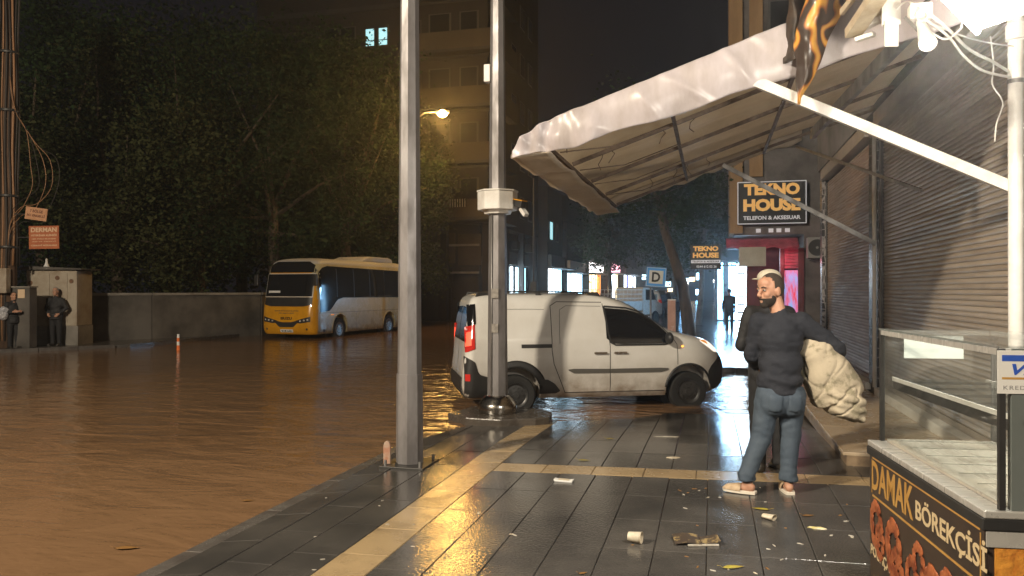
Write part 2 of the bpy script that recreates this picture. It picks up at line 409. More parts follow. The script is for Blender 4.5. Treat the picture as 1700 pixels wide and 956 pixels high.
for k in range(2):
    for j in range(5): fbx('window', (2.57, 2+j*3.2, 6.6+k*3.2), (2.625, 3.6+j*3.2, 8.3+k*3.2), 'black_plastic')
prof = [(0,0),(-.011,.005),(-.014,.02),(-.010,.036),(-.002,.047),(.0,.053),(.008,.053),(.008,0)]
def shutter(label, y0, y1, mat, z0=.245, z1=3.985, pitch=.0535):
    t = thing('roller_shutter', label, 'roller shutter', (2.42, y0, 0))
    me = MB().prism(prof, lambda a, b, d: (a, d, b), .012, y1-y0-.012).mesh('slat', mat)
    bm = bmesh.new(); bm.from_mesh(me); bmesh.ops.recalc_face_normals(bm, faces=bm.faces); bm.to_mesh(me); bm.free()
    z = z0+.07
    MB().box((-.02,.014,z0), (.012,y1-y0-.014,z0+.068)).build('bottom_rail', mat, t)
    while z < z1 - pitch:
        inst('slat', me, t, (rng.uniform(-.0012,.0012), 0, z), (0, rng.uniform(-.01,.01), rng.uniform(-.00025,.00025))); z += pitch
    for yy in (0, y1-y0-.0): MB().box((-.045, yy-.002 if yy else 0, z0), (.02, yy+.011 if not yy else yy, z1)).build('guide_rail', 'dark_metal', t)
    return t
shutter('wide grey roller shutter behind the glass display counter', 6.985, 12.085, 'shutter')
shutter('brown roller shutter beyond the carrying man, farther from camera', 12.745, 17.615, 'shutter_brown')
pc = MB().tube([(2.29,12.1,.24),(2.29,12.1,2.2),(2.285,12.1,3.95)], .028, 8).build('conduit', 'white_plastic', None, True)
tag(pc, 'thin white conduit running up the pier between the two shutters', 'conduit')
# drain pipe at the right edge
dp = thing('drain_pipe', 'thick white plastic drain pipe at the right edge', 'pipe', (2.22, 6.55, 0))
MB().cyl((0,0,.13),(0,0,3.62),.052,n=20).build('pipe', 'white_plastic', dp, 2)
MB().lathe([(.054,3.52),(.068,3.53),(.068,3.64),(.054,3.65)], n=20).build('socket', 'white_plastic', dp, 2)
MB().tube([(0,0,3.6),(0,0,3.75),(.03,.0,3.9),(.12,0,4.0),(.3,0,4.03)], .056, 14).build('elbow', 'white_plastic', dp, True)
for z in (1.2, 3.2): MB().lathe([(.054,z),(.059,z+.002),(.059,z+.03),(.054,z+.032)], n=20).build('clamp', 'steel', dp, 2)
# ------------------------------------------------------------------ vehicle hulls
class Hull:
    def __init__(s, tab): s.tab = tab
    def p(s, z):
        T = s.tab
        if z <= T[0][0]: return T[0][1:]
        if z >= T[-1][0]: return T[-1][1:]
        i = max(k for k in range(len(T)-1) if T[k][0] <= z)
        a, b = T[i], T[i+1]; t = (z-a[0])/(b[0]-a[0]); h = b[0]-a[0]
        q0 = T[max(i-1,0)]; q3 = T[min(i+2,len(T)-1)]; out = []
        for k in range(1, len(a)):
            m0 = (b[k]-q0[k])/(b[0]-q0[0])*h; m1 = (q3[k]-a[k])/(q3[0]-a[0])*h
            d = b[k]-a[k]
            if d == 0: m0 = m1 = 0
            else:
                m0 = 0 if m0/d < 0 else min(abs(m0), 3*abs(d))*(1 if d > 0 else -1)
                m1 = 0 if m1/d < 0 else min(abs(m1), 3*abs(d))*(1 if d > 0 else -1)
            t2, t3 = t*t, t*t*t
            out.append((2*t3-3*t2+1)*a[k]+(t3-2*t2+t)*m0+(-2*t3+3*t2)*b[k]+(t3-t2)*m1)
        return out
    def side(s, x, z):
        xr, xf, hw, fx, fy, rx, ry = s.p(z)
        y = hw
        if x > xf-fx: q = min(1, (x-(xf-fx))/fx); y = hw-fy+fy*math.sqrt(max(0, 1-q*q))
        elif x < xr+rx: q = min(1, ((xr+rx)-x)/rx); y = hw-ry+ry*math.sqrt(max(0, 1-q*q))
        return y
    def end(s, y, z, front=True):
        xr, xf, hw, fx, fy, rx, ry = s.p(z); a = abs(y)
        e, cx, cy = (xf, fx, fy) if front else (xr, rx, ry)
        q = max(0, min(1, (a-(hw-cy))/cy)); k = cx*(1-math.sqrt(max(0, 1-q*q)))
        return xf-k if front else xr+k
    def ring(s, z, na=8, ns=26):
        xr, xf, hw, fx, fy, rx, ry = s.p(z); h = [(xr, 0), (xr, (hw-ry)*.5)]
        for i in range(na+1): t = math.pi/2*i/na; h.append((xr+rx-rx*math.cos(t), hw-ry+ry*math.sin(t)))
        for i in range(1, ns): t = i/ns; h.append((xr+rx+(xf-fx-xr-rx)*t, hw))
        for i in range(na+1): t = math.pi/2*i/na; h.append((xf-fx+fx*math.sin(t), hw-fy+fy*math.cos(t)))
        h += [(xf, (hw-fy)*.5), (xf, 0)]
        full = h + [(x, -y) for x, y in reversed(h[1:-1])]
        return [(x, y, z) for x, y in full]
    def body(s, name, mats, parent, sub=3, arches=(), mfun=None):
        zs = []
        for a, b in zip(s.tab, s.tab[1:]):
            for k in range(sub): zs.append(a[0]+(b[0]-a[0])*k/sub)
        zs.append(s.tab[-1][0]); mb = MB(); n = len(s.ring(zs[0])); vs = []
        for z in zs: vs += s.ring(z)
        fs = [(i*n+j, i*n+(j+1) % n, (i+1)*n+(j+1) % n, (i+1)*n+j) for i in range(len(zs)-1) for j in range(n)]
        fs += [tuple(range(n-1,-1,-1)), tuple(range((len(zs)-1)*n, len(zs)*n))]
        mb.add(vs, fs)
        if mfun: mb.m = [mfun(Vector([sum(vs[i][k] for i in f)/len(f) for k in range(3)])) for f in fs]
        o = mb.build(name, mats, None, True)
        cut = MB()
        for x, z, r, w in arches:
            for sg in (-1, 1): cut.cyl((x, sg*(s.p(z)[2]-w), z), (x, sg*(s.p(z)[2]+.2), z), r, n=32)
        if arches:
            c = cut.build('cut', mats if isinstance(mats, str) else mats[0], None)
            bo = o.modifiers.new('b', 'BOOLEAN'); bo.object = c; bo.operation = 'DIFFERENCE'; bo.solver = 'EXACT'
            me = evald(o); bpy.data.objects.remove(c); me.name = name; o = inst(name, me, parent)
        else: o.parent = parent
        auto(o, 50); return o
    def patch(s, name, mat, parent, x0, x1, top, bot, off=.004, sg=-1, nx=16, nz=8):
        def fn(u, v):
            x = x0+(x1-x0)*u; zb, zt = pl(bot, x), pl(top, x); z = zb+(zt-zb)*v
            return (x, sg*(s.side(x, z)+off), z)
        return MB().grid(fn, nx, nz, thick=(0, -sg*(off+.012), 0)).build(name, mat, parent, 2)
    def epatch(s, name, mat, parent, y0, y1, top, bot, off=.004, front=True, ny=14, nz=8):
        k = 1 if front else -1
        def fn(u, v):
            y = y0+(y1-y0)*u; zb, zt = pl(bot, y), pl(top, y); z = zb+(zt-zb)*v
            return (s.end(y, z, front)+k*off, y, z)
        return MB().grid(fn, ny, nz, thick=(-k*(off+.012), 0, 0)).build(name, mat, parent, 2)
    def seam(s, name, mat, parent, pts, w=.008, off=.0015, sg=-1, sub=8):
        P = []
        for a, b in zip(pts, pts[1:]):
            for i in range(sub): t = i/sub; P.append((a[0]+(b[0]-a[0])*t, a[1]+(b[1]-a[1])*t))
        P.append(pts[-1]); vs = []
        for i, (x, z) in enumerate(P):
            a, b = P[max(i-1,0)], P[min(i+1,len(P)-1)]; dx, dz = b[0]-a[0], b[1]-a[1]; L = math.hypot(dx, dz) or 1
            for q in (-1, 1):
                xx, zz = x-dz/L*w/2*q, z+dx/L*w/2*q; vs.append((xx, sg*(s.side(xx, zz)+off), zz))
        return MB().add(vs, [(2*i, 2*i+1, 2*i+3, 2*i+2) for i in range(len(P)-1)]).build(name, mat, parent, fix=False)
def wheel(parent, x, y, z, r, w, sg, rim='rim_steel', nsp=5, flat=False):
    wh = MB().lathe([(r*.60,-w/2+.01),(r*.66,-w/2),(r*.94,-w/2+.005),(r,-w/2+.035),(r,w/2-.035),(r*.94,w/2-.005),(r*.66,w/2),(r*.60,w/2-.01)], (x,y,z), 36, axis='y').build('wheel', 'rubber', parent, 2)
    b = MB(); yy = y+sg*(w/2-.004)
    b.lathe([(r*.62,-.01),(r*.62,.012),(r*.55,.006),(r*.5,-.005),(r*.2,.002),(r*.18,.012),(r*.02,.014)], (x,yy,z), 36, axis='y') if sg > 0 else \
    b.lathe([(r*.62,.01),(r*.62,-.012),(r*.55,-.006),(r*.5,.005),(r*.2,-.002),(r*.18,-.012),(r*.02,-.014)], (x,yy,z), 36, axis='y')
    b.build('rim', rim, wh, 2)
    h = MB()
    for i in range(nsp*2):
        t = 2*math.pi*i/(nsp*2); c = (x+r*.37*math.cos(t), yy+sg*.001, z+r*.37*math.sin(t)); h.cyl((c[0], c[1]-sg*.004, c[2]), (c[0], c[1]+sg*.005, c[2]), r*.055, n=10)
    h.build('rim_holes', 'black_plastic', wh)
    return wh
M('rim_steel', (.10,.10,.10), .4, .7, c2=(.05,.05,.05), scale=12); M('rim_bus', (.33,.32,.31), .4, .7, c2=(.2,.19,.18), scale=12)
M('van_white', (.76,.755,.73), .22, c2=(.68,.665,.63), scale=1.6, coat=.6, rvar=.06)
M('seam', (.05,.047,.042), .7); M('car_glass', (.008,.008,.009), .06, spec=.6); M('grey_trim', (.10,.095,.085), .4)
M('tail_red', (.35,.015,.015), .15, emit=(1,.06,.03), es=.25, coat=.5); glow('tail_lit', (1,.07,.03), 3.2); glow('lamp_lit', (1,.86,.72), 1.3); M('lens', (.8,.78,.72), .15, coat=.8, c2=(.4,.38,.35), scale=14)
glow('amber', (1,.35,.05), 4.); M('amber_lens', (.7,.25,.03), .15, emit=(1,.4,.08), es=.6); M('plate', (.7,.7,.68), .4); M('ink', (.012,.012,.012), .5)

# ------------------------------------------------------------------ white van across the flooded crossing
def muddy(name, z0, z1, colour):                 # dried road mud splashed up the lower body
    m = MATS[name]; n = m.node_tree.nodes; l = m.node_tree.links; p = n['Principled BSDF']; tc = [q for q in n if q.type == 'TEX_COORD'][0]
    sx = n.new('ShaderNodeSeparateXYZ'); l.new(tc.outputs['Object'], sx.inputs[0]); mr = n.new('ShaderNodeMapRange'); mr.inputs['From Min'].default_value = z1; mr.inputs['From Max'].default_value = z0; l.new(sx.outputs['Z'], mr.inputs[0])
    nz = n.new('ShaderNodeTexNoise'); nz.inputs['Scale'].default_value = 6; nz.inputs['Detail'].default_value = 8; l.new(tc.outputs['Object'], nz.inputs[0])
    mu = n.new('ShaderNodeMath'); mu.operation = 'MULTIPLY'; l.new(mr.outputs[0], mu.inputs[0]); l.new(nz.outputs[0], mu.inputs[1]); m2 = n.new('ShaderNodeMath'); m2.operation = 'MULTIPLY'; m2.inputs[1].default_value = 1.5; m2.use_clamp = True; l.new(mu.outputs[0], m2.inputs[0])
    mx = n.new('ShaderNodeMix'); mx.data_type = 'RGBA'; old = p.inputs['Base Color'].links[0].from_socket; l.new(m2.outputs[0], mx.inputs[0]); l.new(old, mx.inputs[6]); mx.inputs[7].default_value = (*colour, 1); l.new(mx.outputs[2], p.inputs['Base Color'])
muddy('van_white', .22, .85, (.20,.15,.10))
VAN = Hull([(.24,.06,4.02,.84,.62,.50,.12,.12),(.32,.01,4.14,.895,.66,.52,.14,.14),(.45,-.01,4.21,.91,.68,.54,.14,.14),(.62,.0,4.215,.915,.68,.54,.14,.14),
  (.78,.02,4.17,.915,.68,.52,.14,.14),(.90,.03,4.09,.915,.66,.50,.14,.14),(1.0,.035,3.99,.915,.62,.48,.14,.14),(1.07,.04,3.87,.912,.58,.46,.14,.14),
  (1.13,.045,3.66,.905,.50,.44,.14,.14),(1.18,.05,3.44,.89,.42,.42,.14,.14),(1.23,.055,3.27,.875,.36,.42,.14,.14),(1.36,.07,3.07,.845,.36,.42,.13,.13),
  (1.50,.09,2.85,.805,.36,.42,.12,.12),(1.62,.11,2.65,.765,.36,.40,.12,.12),(1.70,.14,2.47,.725,.34,.38,.14,.14),(1.755,.20,2.26,.66,.3,.34,.16,.16),
  (1.785,.32,2.02,.56,.3,.3,.2,.2),(1.80,.55,1.72,.36,.3,.2,.2,.2)])
van = thing('delivery_van', 'white panel van with tinted cab window stopped across the flooded crossing', 'van', (-3.86, 11.47, -.20), R(24.5))
FW, RW = (3.47, .295), (.78, .295)
VAN.body('body', 'van_white', van, arches=[(FW[0], .34, .375, .30), (RW[0], .34, .375, .30)])
for x, z in (FW, RW):
    MB().cyl((x,-.60,.35),(x,.60,.35),.40,n=20).build('wheel_housing', 'rubber', van)
    for sg in (-1, 1): wheel(van, x, sg*.80, z, .298, .20, sg)
for sg in (-1, 1):
    gl = VAN.patch('side_window', 'car_glass', van, 2.16, 3.16, [(2.16,1.575),(2.5,1.55),(2.74,1.49),(2.92,1.40),(3.05,1.29),(3.16,1.14)], [(2.16,1.12),(2.26,1.045),(2.4,1.035),(3.1,1.04),(3.16,1.07)], .010, sg, 40, 16)
    VAN.seam('window_seal', 'black_plastic', gl, [(2.15,1.60),(2.5,1.575),(2.75,1.51),(2.94,1.41),(3.08,1.29),(3.19,1.12),(3.17,1.05),(3.08,1.022),(2.3,1.02),(2.22,1.06),(2.19,1.2),(2.15,1.60)], .024, .013, sg)
    fd = VAN.patch('front_door', 'van_white', van, 2.225, 3.28, [(2.225,1.005),(3.13,1.01),(3.28,.98)], [(2.225,.33),(3.09,.33),(3.12,.5),(3.18,.62),(3.28,.70)], .002, sg, 20)
    VAN.seam('door_gap', 'seam', fd, [(2.13,1.64),(2.18,1.25),(2.215,1.0),(2.215,.32),(3.08,.32)], .011, .003, sg)
    VAN.seam('door_gap', 'seam', fd, [(3.20,1.12),(3.27,1.02),(3.285,.86),(3.285,.71)], .009, .003, sg)
    MB().cbox((2.37, sg*.938, .905), (.20,.03,.03)).build('handle', 'chrome', fd, bevel=.01)
    sd = VAN.patch('sliding_door', 'van_white', van, 1.33, 2.205, [(1.33,1.60),(1.4,1.66),(2.10,1.655),(2.205,1.645)], [(1.33,.95),(1.36,.75),(1.52,.33),(2.205,.33)], .002, sg, 20)
    VAN.seam('door_gap', 'seam', sd, [(2.12,1.66),(1.42,1.67),(1.32,1.61),(1.32,.95),(1.35,.75),(1.52,.32),(2.2,.32)], .011, .003, sg)
    VAN.seam('pressing', 'seam', sd, [(2.10,1.60),(1.56,1.61),(1.46,1.55),(1.44,1.2),(1.44,1.05)], .006, .0042, sg)
    MB().cbox((2.06, sg*.938, .905), (.20,.03,.03)).build('handle', 'chrome', sd, bevel=.01)
    rl = VAN.patch('slide_rail', 'black_plastic', van, .86, 1.32, [(.86,1.045),(1.32,1.045)], [(.86,.99),(1.32,.99)], .005, sg, 6, 2)
    VAN.seam('pressing', 'seam', van, [(.40,1.10),(.40,1.44),(.46,1.53),(.58,1.56),(1.0,1.56),(1.22,1.555)], .006, .002, sg)
    VAN.patch('moulding', 'grey_trim', van, 1.57, 2.205, [(1.57,.665),(1.60,.675),(2.205,.665)], [(1.57,.65),(1.62,.61),(2.205,.605)], .016, sg, 8, 3)
    VAN.patch('moulding', 'grey_trim', van, 2.225, 3.13, [(2.225,.665),(3.10,.668),(3.13,.66)], [(2.225,.605),(3.09,.605),(3.13,.64)], .016, sg, 8, 3)
    VAN.patch('sill_trim', 'black_plastic', van, 1.13, 1.44, [(1.13,.53),(1.26,.52),(1.36,.46),(1.44,.36)], [(1.13,.31),(1.38,.315),(1.44,.345)], .012, sg, 12, 4)
    def flare(cx, r0, r1, a0, a1, nm):
        def fn(u, v):
            a = R(a0+(a1-a0)*u); r = r0+(r1-r0)*v; x, z = cx+r*math.cos(a), .34+r*math.sin(a); return (x, sg*(VAN.side(x, z)+.014*(1-v)+.004), z)
        MB().grid(fn, 24, 3, thick=(0,-sg*.03,0)).build(nm, 'black_plastic', van, True)
    flare(RW[0], .36, .47, 8, 200, 'arch_trim')
    flare(FW[0], .362, .392, 10, 175, 'arch_trim')
    VAN.patch('tail_lamp', 'tail_red', van, .035, .17, [(.035,1.30),(.17,1.34)], [(.035,.93),(.17,.99)], .012, sg, 6, 8)
    VAN.patch('tail_lamp', 'car_glass', van, .075, .19, [(.075,1.63),(.19,1.64)], [(.075,1.31),(.19,1.35)], .010, sg, 6, 8)
    VAN.patch('tail_lamp', 'tail_lit', van, .04, .12, [(.04,1.22),(.12,1.24)], [(.04,1.02),(.12,1.04)], .0145, sg, 5, 6)
    VAN.patch('rear_bumper_corner', 'black_plastic', van, .02, .40, [(.02,.88),(.17,.80),(.22,.62),(.40,.56)], [(.02,.27),(.40,.27)], .012, sg, 10, 8)
    VAN.patch('reflector', 'tail_red', van, .03, .10, [(.03,.62),(.10,.62)], [(.03,.52),(.10,.52)], .016, sg, 4, 2)
    VAN.patch('front_bumper_corner', 'black_plastic', van, 3.80, 4.16, [(3.80,.60),(3.86,.68),(4.0,.78),(4.10,.86),(4.16,.80)], [(3.80,.50),(3.86,.34),(3.98,.30),(4.16,.33)], .010, sg, 16, 10)
    hl = VAN.patch('headlamp', 'lamp_lit', van, 3.70, 4.03, [(3.70,1.075),(3.84,1.075),(3.93,1.02),(4.03,.95)], [(3.70,1.055),(3.84,.96),(3.95,.89),(4.03,.87)], .008, sg, 14, 6)
    VAN.patch('indicator', 'amber_lens', hl, 3.71, 3.84, [(3.71,1.073),(3.84,1.07)], [(3.71,1.056),(3.84,1.0)], .012, sg, 8, 4)
    VAN.patch('side_repeater', 'amber', van, 3.345, 3.375, [(3.345,.998),(3.375,.998)], [(3.345,.978),(3.375,.978)], .010, sg, 3, 2)
    mr = MB().ell((3.12, sg*.99, 1.12), (.06,.10,.09), 14, 10).build('mirror', 'black_plastic', van, True)
    rr = MB()
    pts = [(.25+i*.185, sg*(VAN.side(.25+i*.185, 1.755)-.05), 1.80+.022*math.sin(math.pi*i/10)) for i in range(11)]; rr.tube(pts, .011, 8).build('roof_rail', 'dark_metal', van, True)
    for xx, a, b in ((.27,-.06,.22), (1.17,-.05,.05), (2.05,-.16,.10)):
        MB().prism([(xx+a,1.745),(xx+b,1.745),(xx+b*.5,1.815),(xx+a*.5,1.815)], lambda p, q, d: (p, d, q), sg*(VAN.side(1.2,1.755)-.09), sg*(VAN.side(1.2,1.755)-.02)).build('rail_foot', 'black_plastic', van, bevel=.008)
VAN.epatch('windscreen', 'car_glass', van, -.70, .70, [(-.7,1.52),(-.5,1.63),(.5,1.63),(.7,1.52)], [(-.7,1.25),(.7,1.25)], .004)
VAN.epatch('grille', 'black_plastic', van, -.40, .40, [(-.4,.86),(.4,.86)], [(-.4,.74),(.4,.74)], .006)
VAN.epatch('front_bumper', 'black_plastic', van, -.62, .62, [(-.62,.70),(.62,.70)], [(-.62,.30),(.62,.30)], .009)
VAN.epatch('number_plate', 'plate', van, -.26, .26, [(-.26,.52),(.26,.52)], [(-.26,.41),(.26,.41)], .014)
VAN.epatch('rear_bumper', 'black_plastic', van, -.78, .78, [(-.78,.56),(.78,.56)], [(-.78,.28),(.78,.28)], .016, False)
VAN.epatch('rear_window', 'car_glass', van, -.72, -.03, [(-.72,1.58),(-.03,1.60)], [(-.72,1.08),(-.03,1.08)], .004, False)
VAN.epatch('rear_window', 'car_glass', van, .03, .72, [(.03,1.60),(.72,1.58)], [(.03,1.08),(.72,1.08)], .004, False)
VAN.epatch('door_gap', 'seam', van, -.008, .008, [(-.01,1.7),(.01,1.7)], [(-.01,.57),(.01,.57)], .003, False, 2, 6)

# ------------------------------------------------------------------ yellow-fronted midibus
BUS = Hull([(.28,-7.55,-.10,1.12,.30,.35,.2,.2),(.36,-7.6,-.05,1.15,.30,.35,.2,.2),(.6,-7.65,.0,1.16,.30,.35,.2,.2),(.95,-7.65,.0,1.16,.30,.35,.2,.2),(1.3,-7.65,-.04,1.16,.30,.35,.2,.2),
  (1.7,-7.63,-.11,1.15,.30,.35,.2,.2),(2.2,-7.60,-.20,1.13,.30,.35,.2,.2),(2.6,-7.55,-.30,1.10,.30,.35,.2,.2),(2.85,-7.45,-.40,1.04,.3,.35,.2,.2),(2.98,-7.3,-.55,.94,.3,.3,.2,.2),(3.06,-7.1,-.85,.74,.3,.3,.2,.2),(3.09,-6.8,-1.2,.4,.3,.2,.2,.2)])
M('bus_yellow', (.72,.34,.015), .25, c2=(.60,.27,.012), scale=2, coat=.5); M('bus_cream', (.58,.50,.29), .28, c2=(.46,.40,.23), scale=1.4, coat=.4, rvar=.06)
muddy('bus_cream', .25, 1.1, (.16,.12,.07)); M('bus_roof', (.45,.44,.42), .5); M('bus_glass', (.012,.013,.015), .05, spec=.6)
bus = thing('midibus', 'yellow-fronted midibus with cream side standing in the flooded road', 'bus', (-14.96, 25.05, -.25), R(-95.5))
BUS.body('body', ['bus_cream','bus_yellow','bus_roof'], bus, arches=[(-1.75,.48,.50,.32),(-5.55,.48,.50,.32)],
         mfun=lambda c: 1 if c.x > -.30-.25*max(0, c.z-2.5) else (2 if c.z > 2.86 else 0))
for x in (-1.75, -5.55):
    MB().cyl((x,-.8,.5),(x,.8,.5),.53,n=20).build('wheel_housing', 'rubber', bus)
    for sg in (-1, 1):
        wheel(bus, x, sg*1.0, .42, .42, .24, sg, 'rim_bus')
        def fn(u, v, x=x, sg=sg):
            a = R(-5+190*u); r = .495+.045*v; return (x+r*math.cos(a), sg*(BUS.side(x, .5)+.012), .48+r*math.sin(a))
        MB().grid(fn, 22, 2, thick=(0,-sg*.02,0)).build('arch_trim', 'bus_cream', bus, True)
BUS.epatch('windscreen', 'bus_glass', bus, -1.0, 1.0, [(-1,2.47),(1,2.47)], [(-1,1.66),(1,1.66)], .008, ny=24, nz=10)
BUS.epatch('destination_window', 'bus_glass', bus, -.95, .95, [(-.95,2.80),(-.7,2.94),(.7,2.94),(.95,2.80)], [(-.95,2.53),(.95,2.53)], .006, ny=24)
lw = BUS.epatch('lower_windscreen_panel', 'black_plastic', bus, -1.02, 1.02, [(-1.02,1.62),(1.02,1.62)], [(-1.02,1.36),(-.7,1.29),(.7,1.29),(1.02,1.36)], .007, ny=24)
M('bus_trim', (.55,.53,.48), .35); 
for z0, z1 in ((1.625,1.655),(2.475,2.50)): BUS.epatch('screen_trim', 'bus_trim', bus, -1.03, 1.03, [(-1.03,z1),(1.03,z1)], [(-1.03,z0),(1.03,z0)], .014, ny=24, nz=2)
for y0 in (-1.03, 1.00): BUS.epatch('screen_trim', 'bus_trim', bus, y0, y0+.03, [(-2,2.474),(2,2.474)], [(-2,1.656),(2,1.656)], .013, ny=2, nz=8)
BUS.epatch('screen_trim', 'bus_yellow', bus, -1.02, 1.02, [(-1.02,1.352),(-.7,1.282),(.7,1.282),(1.02,1.352)], [(-1.02,1.32),(-.7,1.25),(.7,1.25),(1.02,1.32)], .02, ny=24, nz=2)
BUS.epatch('grille', 'dark_metal', bus, -.48, .48, [(-.48,.78),(-.2,.72),(.2,.72),(.48,.78)], [(-.48,.70),(-.3,.54),(.3,.54),(.48,.70)], .010, ny=18)
for sg in (-1, 1):
    a, b = (.42, 1.0) if sg > 0 else (-1.0, -.42)
    hl = BUS.epatch('headlamp', 'black_plastic', bus, a, b, [(-1,.93),(-.42,.78),(.42,.78),(1,.93)], [(-1,.74),(-.6,.68),(-.42,.70),(.42,.70),(.6,.68),(1,.74)], .012, ny=14)
    for yy in (.60,.76,.90):
        z = .73+.16*(yy-.5); MB().ell((BUS.end(yy,z)+.004, sg*yy, z+.02), (.02,.045,.035), 12, 8).build('lamp_lens', 'lens', hl, True)
    MB().ell((BUS.end(.86,.47)+.0, sg*.86, .47), (.025,.04,.04), 12, 8).build('fog_lamp', 'black_plastic', bus, True)
    # side glazing: long dark band, dipping at the driver's window
    BUS.patch('side_glass', 'bus_glass', bus, -7.4, -.42, [(-7.4,2.70),(-1.0,2.78),(-.6,2.70),(-.42,2.50)], [(-7.4,1.57),(-1.95,1.60),(-1.55,1.52),(-1.05,1.12),(-.42,1.08)], .006, sg, 60, 10)
    for xx in (-1.55,-2.75,-3.95,-5.15,-6.35): BUS.patch('window_divider', 'black_plastic', bus, xx-.02, xx+.02, [(-9,2.70),(1,2.70)], [(-9,1.62),(1,1.62)], .010, sg, 2, 6)
    BUS.patch('mirror_pane', 'bus_glass', bus, -1.0, -.52, [(-9,2.5),(1,2.5)], [(-9,1.7),(1,1.7)], .009, sg, 4, 6)
    BUS.seam('panel_gap', 'seam', bus, [(-7.5,1.05),(-.35,1.05)], .012, .002, sg)
    BUS.seam('panel_gap', 'seam', bus, [(-.36,.32),(-.36,1.05)], .010, .002, sg)
    for xx in (-2.9,-4.2): BUS.seam('panel_gap', 'seam', bus, [(xx,.34),(xx,1.05)], .008, .002, sg)
    BUS.patch('hatch', 'black_plastic', bus, -.75, -.62, [(-9,.45),(1,.45)], [(-9,.36),(1,.36)], .006, sg, 2, 2)
    BUS.patch('side_marker', 'amber_lens', bus, -1.32, -1.12, [(-9,.99),(1,.99)], [(-9,.95),(1,.95)], .010, sg, 3, 2)
    mr = MB(); mr.tube([(-.35,sg*1.05,2.6),(-.05,sg*1.22,2.66),(.05,sg*1.26,2.5)], .02, 8); mr.build('mirror_arm', 'black_plastic', bus, True)
    MB().cbox((.05,sg*1.27,2.25),(.09,.18,.42)).build('mirror', 'black_plastic', bus, bevel=.03)
ac = MB(); ac.prism([(-6.6,3.05),(-6.5,3.22),(-6.2,3.28),(-4.6,3.28),(-4.2,3.18),(-4.0,3.05)], lambda p, q, d: (p, d, q), -.75, .75); ac.build('air_conditioner', 'bus_roof', bus, bevel=.05)
BM = lambda y, z, off: facing((BUS.end(y, z)+off, y, z), (0,1,0), (.04,0,1))
pt = BUS.epatch('number_plate', 'plate', bus, -.27, .27, [(-1,.46),(1,.46)], [(-1,.35),(1,.35)], .018)
text('lettering', '47 M 1205', 'ink', pt, BM(0,.405,.020), w=.44, h=.07, bold=.02)
text('lettering', 'ISUZU', 'ink', bus, BM(0,.86,.004), w=.48, h=.10, bold=.035)
text('lettering', 'MARDİN BÜYÜKŞEHİR BELEDİYESİ', 'grey_trim', bus, BM(0,1.13,.004), w=1.02, h=.055, bold=.01)
text('lettering', 'ÖZEL HALK OTOBÜSÜ', 'grey_trim', bus, BM(0,1.05,.004), w=.66, h=.055, bold=.01)
MB().cbox((BUS.end(-.6,1.8)-.0,-.60,1.78),(.02,.50,.17)).build('route_card', 'plate', bus)
# ------------------------------------------------------------------ steel poles at the kerb
z1 = pz(-2.9, 7.15)
p1 = thing('steel_pole', 'tall octagonal galvanised pole on a square base plate, nearest the camera', 'pole', (-2.90, 7.15, z1))
MB().cyl((0,0,.02),(0,0,8.2),.127,.066,8,rot=R(12)).build('shaft', 'galv', p1)
MB().cyl((0,0,.021),(0,0,.9),.137,.131,8,rot=R(12)).build('sleeve', 'galv', p1)
MB().box((-.23,-.23,-.02),(.23,.23,.018)).build('base_plate', 'dark_metal', p1, bevel=.004)
for sx in (-1,1):
    for sy in (-1,1): MB().cyl((sx*.18,sy*.18,.018),(sx*.18,sy*.18,.07),.016,n=6).build('bolt', 'steel', p1)
M('stub', (.40,.20,.13), .5, c2=(.45,.38,.3), scale=9, lo=.42, hi=.6)
sb = MB(); sb.prism([(-.035,0),(.035,0),(.035,.2),(.024,.235),(0,.25),(-.024,.235),(-.035,.2)], lambda a, b, d: (a, d, b), -.02, .02)
o = sb.build('kerb_marker', 'stub', None, bevel=.006); o.location = (-3.10, 7.06, pz(-3.1,7.06)); o.rotation_euler = (0,0,R(10))
tag(o, 'small rounded red and white marker plate beside the foot of the nearest pole', 'marker')
p2 = thing('steel_pole', 'octagonal pole with round base collar and white equipment box in front of van', 'pole', (-2.82, 10.12, -.02))
MB().cyl((0,0,.0),(0,0,8.4),.142,.072,8,rot=R(20)).build('shaft', 'galv', p2)
MB().lathe([(.255,0),(.262,.02),(.258,.115),(.25,.13),(.20,.20),(.165,.235),(.15,.24)], n=32).build('base_collar', 'chrome', p2, 2)
bx = MB().cyl((0,0,2.75),(0,0,3.0),.275,.275,8,rot=R(20)).build('equipment_box', 'white_plastic', p2, bevel=.01)
MB().cyl((0,0,3.001),(0,0,3.02),.285,.285,8,rot=R(20)).build('lid', 'white_plastic', bx); MB().cyl((0,0,2.70),(0,0,2.749),.18,.2,8,rot=R(20)).build('cable_gland', 'white_plastic', bx)
cm = MB().bar((.26,-.05,2.84),(.40,-.16,2.80),.085,.085).build('camera_housing', 'black_plastic', p2, bevel=.01)
MB().bar((.27,-.06,2.892),(.42,-.175,2.85),.10,.012).build('sunshade', 'bus_yellow', cm); MB().bar((.36,-.10,2.76),(.44,-.16,2.66),.07,.05).build('lens_hood', 'white_plastic', cm)
MB().cbox((-.13,-.03,4.62),(.09,.10,.24)).build('sensor_box', 'white_plastic', p2, bevel=.008)
MB().tube([(-.05,-.135,.25),(-.05,-.125,1.5),(-.045,-.12,2.7)], .012, 6).build('conduit', 'steel', p2, True)
M('old_label', (.30,.28,.25), .6, c2=(.18,.165,.15), scale=25)
for z, s in ((1.62,1.),(1.15,.9)): MB().cbox((.0,-.135,z),(.10*s,.01,.13*s)).build('sticker', 'old_label', p2)
pd = MB(); rr = random.Random(3); ring = [(.62+.14*rr.random(), 2*math.pi*i/18) for i in range(18)]
